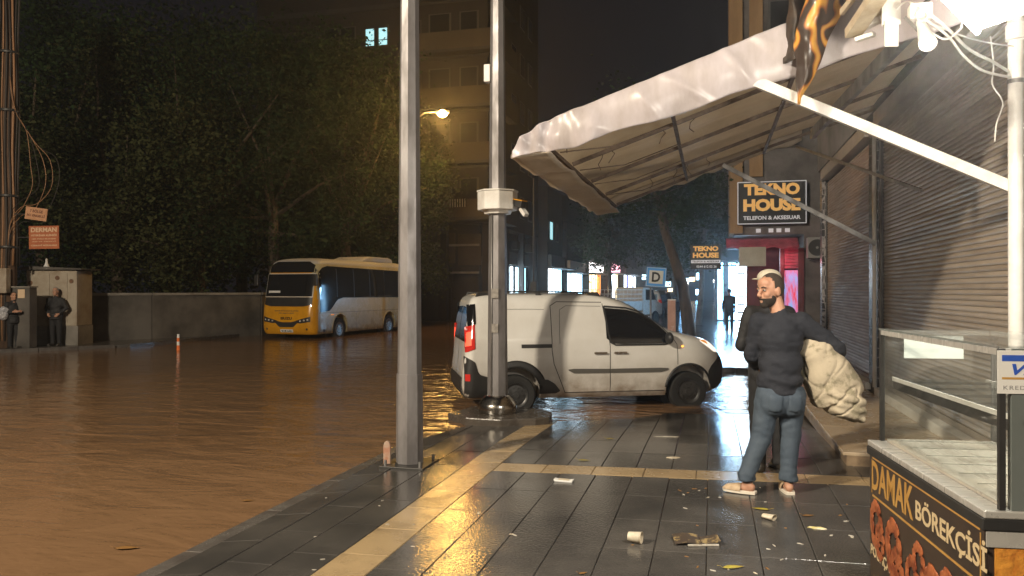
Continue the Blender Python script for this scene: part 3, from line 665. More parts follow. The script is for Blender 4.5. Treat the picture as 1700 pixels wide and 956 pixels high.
pd.prism([(r*math.cos(a), r*.8*math.sin(a)) for r, a in ring], lambda a, b, d: (a-2.75, b+10.12, d), -.3, -.022)
tag(pd.build('concrete_pad', 'concrete_wet', None, bevel=.015), 'wet uneven concrete pad under the pole with the round collar', 'concrete pad')

# ------------------------------------------------------------------ canvas awning on a steel frame
M('canvas', (.78,.72,.63), .5, c2=(.46,.38,.29), scale=2.6, det=8, bump=.25, bscale=7, lo=.4, hi=.75)
def translucent(name, amt):
    m = MATS[name]; n = m.node_tree.nodes; l = m.node_tree.links; p = n['Principled BSDF']; out = [q for q in n if q.type == 'OUTPUT_MATERIAL'][0]
    t = n.new('ShaderNodeBsdfTranslucent'); t.inputs[0].default_value = (.72,.64,.52,1); mx = n.new('ShaderNodeMixShader'); mx.inputs[0].default_value = amt
    l.new(p.outputs[0], mx.inputs[1]); l.new(t.outputs[0], mx.inputs[2]); l.new(mx.outputs[0], out.inputs[0])
translucent('canvas', .5)
M('vinyl', (.47,.43,.45), .36, c2=(.30,.26,.235), scale=2.6, det=8, stretch=(1.3,1.3,.4), bump=.2, bscale=3.2, lo=.42, hi=.75)
M('frame_steel', (.20,.15,.115), .55, .3, c2=(.08,.055,.04), scale=10)
AX0, AX1, AY0, AY1 = -1.72, 2.24, 6.6, 11.9
aw = thing('awning', 'wide weathered white awning sloping from the shop front over the pavement', 'awning', (2.24, 9.2, 0))
def AW(p): return (p[0]-2.24, p[1]-9.2, p[2])
TOP = [(-1.72,2.83),(-1.62,2.98),(-1.41,3.11),(.7,3.83),(2.24,4.32)]
RAF = [6.66, 7.95, 9.25, 10.55, 11.85]
def topz(x, y):
    k = max(0, min(3.999, (y-RAF[0])/1.2975)); f = k-int(k); sag = .055*math.sin(math.pi*f)*(1-abs(2*(x-AX0)/(AX1-AX0)-1)**3)
    return pl(TOP, x) - sag + .012*noise.noise(Vector((x*2.2, y*2.2, 1)))*(1 if x > -1.5 else 2.5) - .035*sstep(10.2, 11.9, y)*sstep(-1.7,0,x)
def cfn(u, v):
    x = AX0+(AX1-AX0)*u; y = AY0+(AY1-AY0)*v; return AW((x, y, topz(x, y)))
MB().grid(cfn, 60, 64, thick=(0,0,.004)).build('canopy', 'canvas', aw, True, fix=False)
BOT = [(-1.72,2.80),(-1.45,2.85),(-1.11,2.90),(.6,3.36),(2.24,3.80)]
def vfn(u, v):                                    # near side valance: loose vinyl band
    x = AX0+.02+(AX1-AX0-.02)*u; zt = topz(x, AY0)+.012; zb = pl(BOT, x)+.012*math.sin(x*7)+.02*noise.noise(Vector((x*3,0,5))); z = zb+(zt-zb)*v
    y = AY0-.03 + .05*noise.noise(Vector((x*2.3, z*3.0, 2)))*(.4+.6*(1-v)) - .022*max(0, 1-abs(noise.noise(Vector((x*1.5+z*1.5, z*1.0, 6))))*6)**1.5 - .05*math.sin(math.pi*v)*sstep(-1.7,-.9,x) + .07*noise.noise(Vector((x*9, z*5, 7)))*(1-sstep(-1.5,-.7,x))
    return AW((x, y, z))
MB().grid(vfn, 200, 24, thick=(0,.006,0)).build('side_valance', 'vinyl', aw, True, fix=False)
def ffn(u, v):                                    # street-side lip, turned under
    y = AY0+(AY1-AY0)*u; x = AX0+.36*v + .02*noise.noise(Vector((y*2,v*3,4))); z = 2.815+.012*math.sin(y*5)+.035*v+.02*noise.noise(Vector((y*3,v*2,8)))
    return AW((x, y, z))
MB().grid(ffn, 60, 6, thick=(0,0,-.005)).build('front_lip', 'canvas', aw, True, fix=False)
def tfn(u, v):                                    # far side: ragged band
    x = AX0+.1+2.9*u; zt = topz(x, AY1); zb = zt-.16-.10*noise.noise(Vector((x*4,2,2))); return AW((x, AY1-.02+.03*noise.noise(Vector((x*5,v,3))), zb+(zt-zb)*v))
MB().grid(tfn, 40, 4, thick=(0,.005,0)).build('side_valance', 'canvas', aw, True, fix=False)
for y in RAF:
    P = [(-1.40,2.98),(.7,3.72),(2.22,4.22)]
    b = MB()
    for a, c in zip(P, P[1:]): b.bar(AW((a[0], y, a[1]-.02)), AW((c[0], y, c[1]-.02)), .032, .04)
    b.build('rafter', 'frame_steel', aw)
for x, z in ((-1.42,2.93),(-.35,3.30),(.75,3.66)): MB().bar(AW((x,AY0+.05,z)), AW((x,AY1-.05,z)), .035, .035).build('purlin', 'frame_steel', aw)
MB().bar(AW((1.72,6.7,3.90)), AW((1.42,11.88,3.90)), .06, .14).build('purlin', 'steel', aw)
MB().bar(AW((2.20,6.6,2.43)), AW((.31,6.58,3.37)), .055, .085).build('arm', 'white_paint', aw, bevel=.004)
MB().bar(AW((2.26,11.84,2.30)), AW((.17,11.84,3.50)), .05, .06).build('arm', 'steel', aw)
MB().bar(AW((2.26,9.4,2.75)), AW((1.2,11.8,3.72)), .035, .035).build('brace', 'steel', aw)
rr = random.Random(8)
for i in range(14):                               # loose lashings and hanging strings
    y = rr.choice(RAF)+rr.uniform(-.05,.05); x = rr.uniform(-1.3,.9); z = pl(TOP, x)-.15
    pts = [AW((x+.03*math.sin(k*1.7+i), y+.025*k*(1 if i % 2 else -1), z-.05*k-.01*math.cos(k*2+i))) for k in range(4)]
    MB().tube(pts, .005, 5).build('lashing', 'frame_steel', aw, True)
for i in range(5):
    y = 7.0+i*1.1; MB().tube([AW((-1.35,y,2.92)), AW((-.9,y+.25,3.0)), AW((-.35,y+.5,3.24))], .006, 5).build('lashing', 'frame_steel', aw, True)
# torn printed banner hanging at the near corner
m = M('burnt_print', (.03,.02,.015), .4, coat=.2)
def printed(name, ca, cb, cc, scale, warp):
    m = MATS[name]; n = m.node_tree.nodes; l = m.node_tree.links; p = n['Principled BSDF']; tc = [q for q in n if q.type == 'TEX_COORD'][0]
    w = n.new('ShaderNodeTexWave'); w.inputs['Scale'].default_value = scale; w.inputs['Distortion'].default_value = warp; w.inputs['Detail'].default_value = 2; l.new(tc.outputs['Object'], w.inputs[0])
    r = n.new('ShaderNodeValToRGB'); e = r.color_ramp.elements; e[0].color = (*ca,1); e[0].position = .35; e[1].color = (*cc,1); e[1].position = .95; k = e.new(.62); k.color = (*cb,1)
    l.new(w.outputs[0], r.inputs[0]); l.new(r.outputs[0], p.inputs['Base Color'])
printed('burnt_print', (.035,.022,.015), (.30,.10,.02), (.58,.30,.05), 2.2, 14)
ROW = [(4.7,.96,1.30),(4.2,.80,1.16),(3.9,.71,1.03),(3.7,.645,.93),(3.5,.635,.855),(3.3,.645,.775),(3.18,.655,.70),(3.10,.66,.668)]
ROWS = [(r[0], r[1], r[2]) for r in reversed(ROW)]
def bfn(u, v):
    z = 3.10+1.6*v; a, b = lerp_tab(ROWS, z); x = a+(b-a)*u; x += .02*noise.noise(Vector((z*6,u*2,1)))
    return (x, 6.36+.10*math.sin(u*5+z*2.5)*(.3+v)+.03*noise.noise(Vector((x*8,z*8,0))), z)
o = MB().grid(bfn, 18, 60, thick=(0,.006,0)).build('torn_banner', 'burnt_print', None, True, fix=False)
MB().bar((.8,6.36,4.70),(2.26,6.36,4.74),.03,.03).build('hanging_bar', 'dark_metal', o); tag(o, 'scorched orange and black printed banner hanging torn to a point', 'banner')
M('burnt_edge', (.055,.035,.022), .6, c2=(.02,.015,.012), scale=8)
def b2fn(u, v):
    z = 3.46+1.2*v; x = .56+.10*v+.16*u*(1-.3*v)+.03*noise.noise(Vector((z*7,u*3,5))); return (x, 6.46+.05*math.sin(u*6+z*4), z)
o = MB().grid(b2fn, 10, 36, thick=(0,.006,0)).build('torn_cloth', 'burnt_edge', None, True, fix=False); tag(o, 'charred brown strip of cloth behind the orange torn banner', 'cloth')
# wreck of an awning cassette: pale profiles sticking down at the top edge
cw = thing('broken_awning_frame', 'pale broken awning profiles sticking out at the top right', 'frame', tuple(at(1450, 5.2, 20)))
O = Vector(cw.location)
def CB(n_, a, b, w, h, mat='white_paint'): return MB().bar(at(*a)-O, at(*b)-O, w, h).build(n_, mat, cw, bevel=.004)
M('cream_paint', (.60,.52,.38), .5, c2=(.45,.36,.24), scale=6, bump=.1)
CB('profile', (1416,5.6,55), (1505,4.5,-75), .11, .07, 'cream_paint'); CB('profile', (1442,5.8,38), (1530,4.7,-70), .10, .05, 'cream_paint'); CB('profile', (1398,5.75,20), (1470,4.9,-70), .03, .05, 'cream_paint')
MB().cbox(at(1480,5.1,14)-O, (.115,.02,.22)).build('end_plate', 'white_plastic', cw, bevel=.003)
rb = MB()
for i in range(4): rb.cbox(at(1472+i*5.6,5.05,56)-O, (.021,.014,.165))
rb.build('ribbed_strip', 'white_plastic', cw)
MB().bar(at(1503,4.52,-72)-O, Vector((2.27,5.6,4.6))-O, .05, .05).build('support_bar', 'dark_metal', cw); CB('bracket', (1430,5.5,47), (1465,5.3,30), .05, .04); CB('bracket', (1422,5.5,66), (1452,5.4,56), .05, .03)
# small round spot lamp with its junction box
sp = thing('spot_lamp', 'small round white spot lamp hanging unlit with tangled wires', 'lamp', tuple(at(1533,4.7,48)))
O = Vector(sp.location); a = at(1530,4.75,40)-O; b = at(1541,4.55,72)-O
MB().cyl(a, b, .026, .05, 18).build('housing', 'white_plastic', sp, 2); d = (b-a).normalized()
MB().cyl(b-d*.004, b+d*.004, .044, .042, 18).build('lens', 'lens', sp, 2); MB().cyl(a-d*.05, a+d*.004, .022, .028, 12).build('neck', 'white_plastic', sp, 2)
MB().cbox(at(1528,4.8,20)-O, (.13,.09,.10)).build('junction_box', 'white_plastic', sp, bevel=.012)
MB().bar(at(1503,4.8,28)-O, at(1526,4.75,52)-O, .012, .02).build('bracket', 'dark_metal', sp)
MB().bar(at(1528,4.8,14)-O, Vector((2.27,5.2,4.5))-O, .025, .025).build('hanger', 'dark_metal', sp)
w = MB(); pts = []
for k in range(40): t = k*.5; pts.append(at(1528+9*math.cos(t)+k*.1, 4.72-.002*k, 22+9*math.sin(t)+k*.1)-O)
w.tube(pts, .0045, 5).build('wire_coil', 'white_plastic', sp, True)
# flood lamp (lit) above the pipe
glow('led_white', (1,.93,.80), 26.)
fl = thing('flood_lamp', 'bright white flood lamp glaring at the top right corner', 'lamp', tuple(at(1652,3.45,2)))
O = Vector(fl.location); n_ = Vector((-.42,-.30,-.86)).normalized(); xx = Vector((0,0,1)).cross(n_).normalized(); yy = n_.cross(xx)
fm = Matrix((xx, yy, n_)).transposed().to_4x4()
MB().box((-.17,-.13,-.07),(.17,.13,.0),mat=fm).build('housing', 'white_plastic', fl, bevel=.01)
MB().box((-.15,-.11,.001),(.15,.11,.008),mat=fm).build('light_panel', 'led_white', fl)
for sx in (-.155,.162): MB().box((sx-.012,-.13,.001),(sx+.005,.13,.025),mat=fm).build('visor', 'white_plastic', fl)
MB().bar((.05,.02,.06),(1.16,.25,.30),.04,.04).build('bracket', 'dark_metal', fl)
lamp('flood_light', 'POINT', tuple(n_*.16), P_FLOOD, (1,.91,.77), fl, .22)
def cable(label, pts, r=.007, mat='white_plastic', group='loose cables under the awning'):
    P = [at(*p) for p in pts]; Q = []
    for i in range(len(P)-1):                    # catmull-rom
        a, b, c, d = P[max(i-1,0)], P[i], P[i+1], P[min(i+2,len(P)-1)]
        for k in range(8):
            t = k/8; Q.append(.5*((2*b)+(c-a)*t+(2*a-5*b+4*c-d)*t*t+(3*b-a-3*c+d)*t**3))
    Q.append(P[-1]); o = MB().tube(Q, r, 6).build('cable', mat, None, True); tag(o, label, 'cable', group); return o
cable('thick white cable sagging from spot lamp to drain pipe', [(1540,4.75,20),(1575,4.8,48),(1610,5.2,82),(1650,5.6,103),(1690,5.9,128)], .010)
cable('second white cable looping low toward the drain pipe', [(1535,4.75,30),(1575,4.9,60),(1600,5.1,92),(1635,5.5,118),(1690,5.85,130)], .009)
cable('thin wire running level to the top of the drain pipe', [(1545,4.75,38),(1600,5.0,60),(1650,5.5,72),(1690,5.8,77)], .005)
cable('wire from spot lamp up to flood lamp', [(1545,4.72,52),(1570,4.6,65),(1595,4.3,48),(1600,4.0,35),(1640,3.55,-8)], .006)
cable('thin wire dangling down in front of the wide shutter', [(1645,5.6,60),(1650,5.7,110),(1648,5.75,140),(1665,5.8,170),(1655,5.8,205),(1652,5.8,235)], .005)
cable('cable strung from junction box toward broken awning frame', [(1524,4.75,10),(1505,4.9,2),(1490,5.0,14)], .006)
# ------------------------------------------------------------------ bakery display counter
M('laminate', (.028,.022,.020), .3, c2=(.045,.03,.024), scale=5); M('gold', (.62,.36,.10), .35, .2, c2=(.5,.26,.06), scale=8); M('cream_ink', (.60,.47,.28), .45)
M('stainless', (.56,.55,.52), .3, .35, c2=(.42,.41,.39), scale=3, stretch=(8,1,1), rvar=.1); M('tray_steel', (.55,.52,.46), .25, .15, c2=(.36,.33,.29), scale=2.5, stretch=(.6,7,1), rvar=.1)
M('pastry', (.42,.13,.05), .4, c2=(.20,.05,.02), scale=14, bump=.3, bscale=40, lo=.4, hi=.6); M('pastry_gold', (.72,.32,.05), .45, c2=(.45,.14,.02), scale=16, bump=.4, bscale=30)
M('visa_blue', (.03,.10,.50), .4); M('paper_white', (.75,.75,.73), .6); M('grey_ink', (.25,.25,.26), .5); M('frost', (.62,.68,.66), .4)
def glass_mat():
    m = bpy.data.materials.new('thin_glass'); MATS['thin_glass'] = m; m.use_nodes = True; n = m.node_tree.nodes; l = m.node_tree.links; n.clear()
    t = n.new('ShaderNodeBsdfTransparent'); t.inputs[0].default_value = (.972,.985,.980,1); g = n.new('ShaderNodeBsdfGlossy'); g.inputs['Roughness'].default_value = .03
    f = n.new('ShaderNodeMath'); f.operation = 'MULTIPLY_ADD'; f.inputs[1].default_value = .55; f.inputs[2].default_value = .045; lw_ = n.new('ShaderNodeLayerWeight'); lw_.inputs[0].default_value = .5; pw = n.new('ShaderNodeMath'); pw.operation = 'POWER'; pw.inputs[1].default_value = 4.; l.new(lw_.outputs['Facing'], pw.inputs[0]); l.new(pw.outputs[0], f.inputs[0]); x = n.new('ShaderNodeMixShader'); o = n.new('ShaderNodeOutputMaterial')
    nz = n.new('ShaderNodeTexNoise'); nz.inputs['Scale'].default_value = 7; dm = n.new('ShaderNodeBsdfDiffuse'); dm.inputs[0].default_value = (.6,.6,.55,1)
    x2 = n.new('ShaderNodeMixShader'); mr = n.new('ShaderNodeMapRange'); mr.inputs['From Min'].default_value = .4; mr.inputs['From Max'].default_value = .8; mr.inputs['To Max'].default_value = .035; mr.inputs['To Min'].default_value = .004
    l.new(nz.outputs[0], mr.inputs[0]); l.new(f.outputs[0], x.inputs[0]); l.new(t.outputs[0], x.inputs[1]); l.new(g.outputs[0], x.inputs[2])
    l.new(mr.outputs[0], x2.inputs[0]); l.new(x.outputs[0], x2.inputs[1]); l.new(dm.outputs[0], x2.inputs[2]); l.new(x2.outputs[0], o.inputs[0])
glass_mat(); M('glass_edge', (.13,.15,.145), .12)
L, DP, CZ, TZ = 1.35, .62, .83, 1.44
dc = thing('display_counter', 'bakery counter with glass display case and black printed front, right foreground', 'counter', (.85, 4.56, 0), R(-83.66))
MB().box((.0,.0,.06),(L,DP,CZ-.075)).build('cabinet', 'laminate', dc)
MB().box((.04,.05,0),(L-.04,DP-.04,.059)).build('plinth', 'black_plastic', dc)
fp_ = MB().box((.004,-.012,.065),(L-.004,-.001,CZ-.076)).build('front_panel', 'laminate', dc)
MB().box((-.01,-.025,CZ-.074),(L+.01,DP,CZ-.03)).build('edge_trim', 'black_plastic', dc, bevel=.004)
MB().box((-.012,-.02,CZ-.029),(L+.012,DP,CZ)).build('counter_top', 'stainless', dc, bevel=.005)
MB().box((.05,.06,CZ+.001),(L-.05,DP-.03,CZ+.02)).build('tray', 'tray_steel', dc, bevel=.004)
for i in range(7): MB().box((.12+i*.18,.10,CZ+.021),(.125+i*.18,DP-.06,CZ+.024)).build('tray_rib', 'stainless', dc)
fm_ = lambda x, z, off=.0005: facing((x, -.012-off, z), (1,0,0), (0,0,1))
text('lettering', 'DAMAK', 'gold', fp_, fm_(.335,.655), w=.60, h=.155, bold=.02, ext=.001)
text('lettering', 'BÖREKÇİSİ', 'cream_ink', fp_, fm_(1.015,.645), w=.70, h=.135, bold=.02, ext=.001)
text('lettering', 'POĞAÇA', 'cream_ink', fp_, fm_(.17,.25), w=.30, h=.09, bold=.02, ext=.001)
text('lettering', 'SİMİT', 'cream_ink', fp_, fm_(1.05,.16), w=.30, h=.09, bold=.02, ext=.001)
for z in (.742, .538): MB().box((.05,-.0135,z),(L-.04,-.0121,z+.011)).build('gold_line', 'gold', fp_)
for x in (.035, L-.04): MB().box((x,-.0135,.555),(x+.008,-.0121,.735)).build('gold_line', 'gold', fp_)
rp = random.Random(5)
for k, (x, z, s) in enumerate(((.11,.40,.13),(.17,.33,.10),(.37,.36,.15),(.42,.25,.13),(.62,.30,.11),(.70,.40,.10),(.86,.30,.15),(1.02,.36,.13),(1.18,.30,.14),(1.33,.38,.11))):
    b = MB(); pts = []
    for i in range(25):
        t = 2*math.pi*i/24; pts.append((x+s*.52*math.cos(t)*(1+.08*math.sin(3*t)), -.016-.002*math.sin(5*t), z+s*.78*math.sin(t)))
    b.tube(pts, [s*.26*(1+.14*math.sin(i*2.1)) for i in range(25)], 8)
    for i, q in enumerate(b.v): b.v[i] = (q[0], -.0135-.004*abs((q[1]+.016)/(s*.26)), q[2])
    b.build('pastry_print', 'pastry', fp_, True)
MB().box((L+.001,.02,.08),(L+.006,DP-.02,CZ-.14)).build('end_print', 'pastry_gold', dc)
MB().box((L+.001,-.01,CZ-.135),(L+.008,DP-.01,CZ-.078)).build('end_band', 'stainless', dc)
# glass case
def gp(n_, lo, hi): return MB().box(lo, hi).build(n_, 'thin_glass', dc)
G = .05
gp('glass_pane', (.02,G,CZ+.021),(L-.02,G+.006,TZ-.012)); gp('glass_pane', (0,G-.012,TZ-.008),(L,DP,TZ))
gp('glass_pane', (.005,G+.012,CZ+.021),(.011,DP-.02,TZ-.012)); gp('glass_pane', (L-.011,G+.012,CZ+.021),(L-.005,DP-.02,TZ-.012))
MB().box((.0,G-.0125,TZ-.0085),(L,G-.0155,TZ+.0005)).build('glass_edge', 'glass_edge', dc)
for x in (.0, L-.02):
    for y in (G-.012, DP-.02): MB().box((x,y,CZ+.001),(x+.02,y+.022,TZ-.0095)).build('corner_post', 'black_plastic' if y < .1 else 'steel', dc)
MB().box((L-.03,G+.03,CZ+.001),(L+.0,G+.075,TZ-.0095)).build('end_stile', 'glass_edge', dc)
for y_ in (G-.012, DP-.03): MB().box((.022,y_,TZ-.034),(L-.022,y_+.016,TZ-.0095)).build('top_rail', 'stainless', dc)
for x_ in (.0, L-.018): MB().box((x_,G+.013,TZ-.034),(x_+.016,DP-.032,TZ-.0095)).build('top_rail', 'stainless', dc)
sh = MB().box((.03,.12,1.165),(L-.03,DP-.06,1.172)).build('shelf', 'thin_glass', dc)
MB().box((.03,.10,1.115),(L-.03,.118,1.178)).build('shelf_rail', 'black_plastic', sh); MB().box((.03,.094,1.160),(L-.03,.0995,1.180)).build('shelf_edge', 'white_plastic', sh); MB().box((.03,DP-.058,1.13),(L-.03,DP-.04,1.172)).build('shelf_rail', 'stainless', sh)
for i in range(6): MB().box((.08+i*.255,.119,1.15),(.098+i*.255,DP-.06,1.164)).build('shelf_bracket', 'dark_metal', sh)
for x0, y0 in ((.03,DP-.018),(.72,DP-.008)):
    f = MB(); x1 = x0+.72
    for lo, hi in (((x0,CZ+.022),(x0+.03,TZ-.012)),((x1-.03,CZ+.022),(x1,TZ-.012)),((x0+.03,CZ+.022),(x1-.03,CZ+.05)),((x0+.03,TZ-.04),(x1-.03,TZ-.012))): f.box((lo[0],y0,lo[1]),(hi[0],y0+.008,hi[1]))
    d = f.build('sliding_door', 'steel', dc); gp('pane', (x0+.03,y0+.002,CZ+.05),(x1-.03,y0+.006,TZ-.04)).parent = d
MB().box((.012,.16,TZ-.16),(.014,.46,TZ-.03)).build('paper_notice', 'frost', dc)
cs = MB().box((L+.001,.03,1.265),(L+.004,.27,1.425)).build('card_sign', 'paper_white', dc)
em = lambda y, z: facing((L+.0042, y, z), (0,1,0), (0,0,1))
MB().box((L+.0041,.045,1.385),(L+.0046,.27,1.408)).build('blue_band', 'visa_blue', cs)
text('lettering', 'VISA', 'visa_blue', cs, em(.155,1.355), w=.15, h=.042, bold=.03, ext=.0004, shear=.3)
MB().box((L+.0041,.045,1.318),(L+.0046,.27,1.326)).build('gold_band', 'gold', cs)
text('lettering', 'KREDİ KARTI', 'grey_ink', cs, em(.145,1.290), w=.19, h=.02, ext=.0004, space=1.2)
# ------------------------------------------------------------------ people
M('skin', (.50,.28,.19), .5, c2=(.42,.22,.14), scale=9, sss=.1); M('hair', (.045,.032,.024), .7, bump=.6, bscale=160); M('beard', (.028,.020,.015), .8, bump=.6, bscale=200)
M('eye_white', (.30,.27,.24), .3); M('eye_dark', (.015,.01,.008), .15)
M('sweater', (.012,.014,.021), .85, c2=(.019,.021,.029), scale=6, bump=.25, bscale=90); M('jeans', (.038,.056,.082), .8, c2=(.075,.098,.125), scale=5, bump=.2, bscale=120, lo=.3, hi=.75)
M('canvas_shoe', (.55,.42,.28), .7, c2=(.40,.28,.17), scale=30, bump=.4, bscale=70); M('sole', (.66,.60,.50), .6)
M('duvet', (.42,.36,.265), .9, c2=(.25,.22,.15), scale=9, det=7, bump=.2, bscale=40, lo=.53, hi=.61)
M('coat_black', (.014,.014,.016), .7, c2=(.024,.024,.026), scale=5, bump=.2, bscale=30); M('trousers_dark', (.018,.018,.020), .8); M('cap_cloth', (.55,.50,.40), .8); M('shoe_dark', (.03,.026,.022), .5); M('grey_hair', (.30,.29,.27), .8); M('shirt_grey', (.16,.16,.165), .8); M('bag_white', (.5,.5,.52), .5, c2=(.3,.3,.33), scale=9)
def rotz(a): return Matrix.Rotation(a, 4, 'Z')
def head_parts(mb, H):
    def E(c, r): mb.ell(H @ Vector(c), r, 16, 12, mat=H.to_3x3().to_4x4())
    E((-.010,0,.030), (.100,.078,.105)); E((.030,0,-.055), (.064,.058,.066)); E((.066,0,-.098), (.028,.032,.026)); E((.074,0,.030), (.024,.052,.015)); E((.05,0,.06),(.05,.06,.05))
    for s in (-1,1): E((.062,s*.036,-.024), (.030,.024,.026)); E((-.010,s*.080,-.006), (.022,.010,.034)); E((-.006,s*.076,-.03), (.014,.008,.014))
    mb.cap(H @ Vector((.088,0,.022)), .010, H @ Vector((.114,0,-.026)), .015); E((.104,0,-.033), (.014,.021,.010)); E((.086,0,-.068), (.014,.026,.008)); E((.084,0,-.078), (.014,.022,.008))
def face_bits(H, parent, beard='beard', hair='hair', cut=.022):
    R3 = H.to_3x3().to_4x4()
    for s in (-1,1):
        e = MB().ell(H @ Vector((.083,s*.033,.010)), (.011,.0135,.0085), 12, 8, mat=R3).build('eye', 'eye_white', parent, True)
        MB().ell(H @ Vector((.092,s*.034,.010)), (.004,.0065,.0065), 10, 6, mat=R3).build('iris', 'eye_dark', e, True)
        MB().tube([H @ Vector((.096,s*.014,.029)), H @ Vector((.093,s*.034,.036)), H @ Vector((.080,s*.054,.029))], [.004,.0055,.003], 6).build('eyebrow', hair, parent, True)
    def shell(nm, parts, mat, keep):
        b = MB()
        for c, r in parts: b.ell(Vector(c), r, 40, 28)
        fs = []
        for f in b.f:
            c = sum((Vector(b.v[i]) for i in f), Vector())/len(f)
            if keep(c): fs.append(f)
        q = MB(); q.add([H @ Vector(v) for v in b.v], fs); o = q.build(nm, mat, parent, True)
        return o
    shell('hair', [((-.013,0,.032),(.1015,.0800,.1065))], hair, lambda c: c.z > -.045+.10*sstep(-.05,.06,c.x) and c.x < cut+.03*sstep(.10,.02,abs(c.y)*1.4)-.10*max(0,.05-c.z)*4 and not (abs(c.y) > .05 and c.z < .0 and c.x > -.03))
    if beard:
        shell('beard', [((.030,0,-.060),(.0685,.0625,.066)),((.066,0,-.101),(.032,.036,.030)),((.088,0,-.0535),(.0175,.031,.0085))], beard,
              lambda c: (c.z < -.052+.035*sstep(.055,.0,c.x) and c.x > -.012) and not (c.x > .072 and -.082 < c.z < -.064 and abs(c.y) < .022))
def wrinkle(s, amp, fz=1.6, seed=0):
    return lambda p: amp*(noise.noise(Vector((p.x*s, p.y*s, p.z*s*fz+seed))) + .5*noise.noise(Vector((p.x*s*2.3+seed, p.y*s*2.3, p.z*s*3.4))))
# --- man carrying a rolled quilt
mz = pz(.5, 6.64)
man = thing('person', 'bearded man in dark sweater and jeans carrying a rolled quilt, looking back', 'person', (.50, 6.64, mz), R(14.5))
H = Matrix.Translation((-.022, .02, 1.655)) @ Matrix.Rotation(R(-160), 4, 'Z') @ Matrix.Rotation(R(4), 4, 'Y') @ Matrix.Scale(1.07, 4)
b = MB(); head_parts(b, H)
SHL, SHR = Vector((-.115,.03,1.40)), Vector((.215,.0,1.40)); ELB, WRI = Vector((.50,-.04,1.19)), Vector((.60,.16,1.08)); ELL, WRL = Vector((-.15,.12,1.12)), Vector((-.05,.30,1.02))
HL, KL, AL = Vector((-.045,0,.86)), Vector((-.095,.02,.47)), Vector((-.225,.0,.09)); HR, KR, AR = Vector((.150,0,.86)), Vector((.135,.02,.46)), Vector((.115,0,.085))
nb = Vector((.05,.01,1.44)); b.cap(H @ Vector((-.03,0,-.06)), .060, nb, .064); b.cap(nb, .07, (.05,0,.95), .10); b.cap(SHL, .05, SHR, .05)
for P in ((SHR,ELB,WRI),(SHL,ELL,WRL)): b.cap(P[0], .045, P[1], .037); b.cap(P[1], .037, P[2], .028)
def hand(b, w, d, up, s=1., curl=.8):
    d = Vector(d).normalized(); up = Vector(up); up = (up - d*up.dot(d)).normalized(); sd = d.cross(up)*s
    c = w + d*.055; b.cap(w, .026, c+d*.02, .030); b.ell(c, (.036,.036,.036), 12, 8)
    for i, (o_, l) in enumerate(((-.030,.072),(-.010,.082),(.010,.078),(.028,.060))):
        p0 = w+d*.085+sd*o_; p1 = p0+(d*math.cos(curl*.5)-up*math.sin(curl*.5))*l*.5; p2 = p1+(d*math.cos(curl*1.3)-up*math.sin(curl*1.3))*l*.5
        b.cap(p0, .0095, p1, .009, 8); b.cap(p1, .009, p2, .0075, 8)
    p0 = w+d*.03-sd*.030; p1 = p0+d*.035-sd*.028-up*.01; b.cap(p0, .013, p1, .011, 8); b.cap(p1, .011, p1+d*.03-up*.02, .008, 8)
hand(b, WRI, (.35,.75,-.55), (.8,-.2,.6), 1., 1.1); hand(b, WRL, (.6,.6,-.3), (-.3,.4,.8), -1., .9)
for Hh, K, A in ((HL,KL,AL),(HR,KR,AR)): b.cap(Hh, .08, K, .055); b.cap(K, .052, A, .036)
LT, RT = Vector((-.155,.10,0)), Vector((.02,.20,0))
for A, T in ((AL,LT),(AR,RT)):
    d = T.normalized(); base = Vector((A.x, A.y, 0)); b.cap(A, .036, base+Vector((0,0,.052))-d*.035, .034); b.cap(base+Vector((0,0,.050)), .034, base+d*.10+Vector((0,0,.038)), .028); b.cap(base+d*.10+Vector((0,0,.038)), .03, base+d*.16+Vector((0,0,.030)), .022)
remesh(b, 'body', 'skin', man, .0075, 3)
face_bits(H, man)
sw = MB(); sw.ell((.055,.0,1.26), (.182,.138,.20), 20, 14); sw.ell((.05,-.005,1.05), (.178,.138,.20), 20, 14); sw.ell((.045,0,.92), (.190,.148,.12), 20, 12); sw.cap(SHL+Vector((0,0,-.01)), .078, SHR, .082)
sw.cap(nb+Vector((0,0,-.02)), .085, nb+Vector((0,.0,.015)), .076); sw.cap(SHR, .086, ELB, .070); sw.cap(ELB, .070, WRI, .047); sw.cap(SHL, .080, ELL, .065); sw.cap(ELL, .065, WRL, .045)
sw.cyl((.045,0,.82),(.045,0,.95),.155,.165,24)
wf = wrinkle(9, .010, 2.0)
remesh(sw, 'sweater', 'sweater', man, .011, 5, lambda p: wf(p) + .006*math.sin(p.z*55+6*noise.noise(Vector((p.x*5,p.y*5,p.z*3))))*sstep(1.15,.9,p.z))
jn = MB(); jn.ell((.048,.0,.80), (.182,.145,.13), 20, 12); jn.ell((.048,-.045,.79), (.172,.112,.13), 20, 12); jn.ell((-.02,-.045,.76), (.12,.112,.14), 16, 12); jn.ell((.12,-.045,.76), (.12,.112,.14), 16, 12)
for Hh, K, A in ((HL,KL,AL),(HR,KR,AR)):
    jn.cap(Hh+Vector((0,0,-.06)), .112, K, .085); jn.cap(K, .085, A+Vector((0,0,.06)), .066); jn.cyl(A+Vector((0,0,.08)), A+Vector((0,0,.015)), .070, .074, 20)
wj = wrinkle(8, .006, 1.6, 3)
jo = remesh(jn, 'jeans', 'jeans', man, .011, 4, lambda p: wj(p) + .004*math.sin(p.z*60+9*noise.noise(Vector((p.x*6,p.y*6,p.z*4))))*(sstep(.30,.14,p.z)+.5*sstep(.42,.5,p.z)*sstep(.62,.5,p.z)))
from mathutils.bvhtree import BVHTree
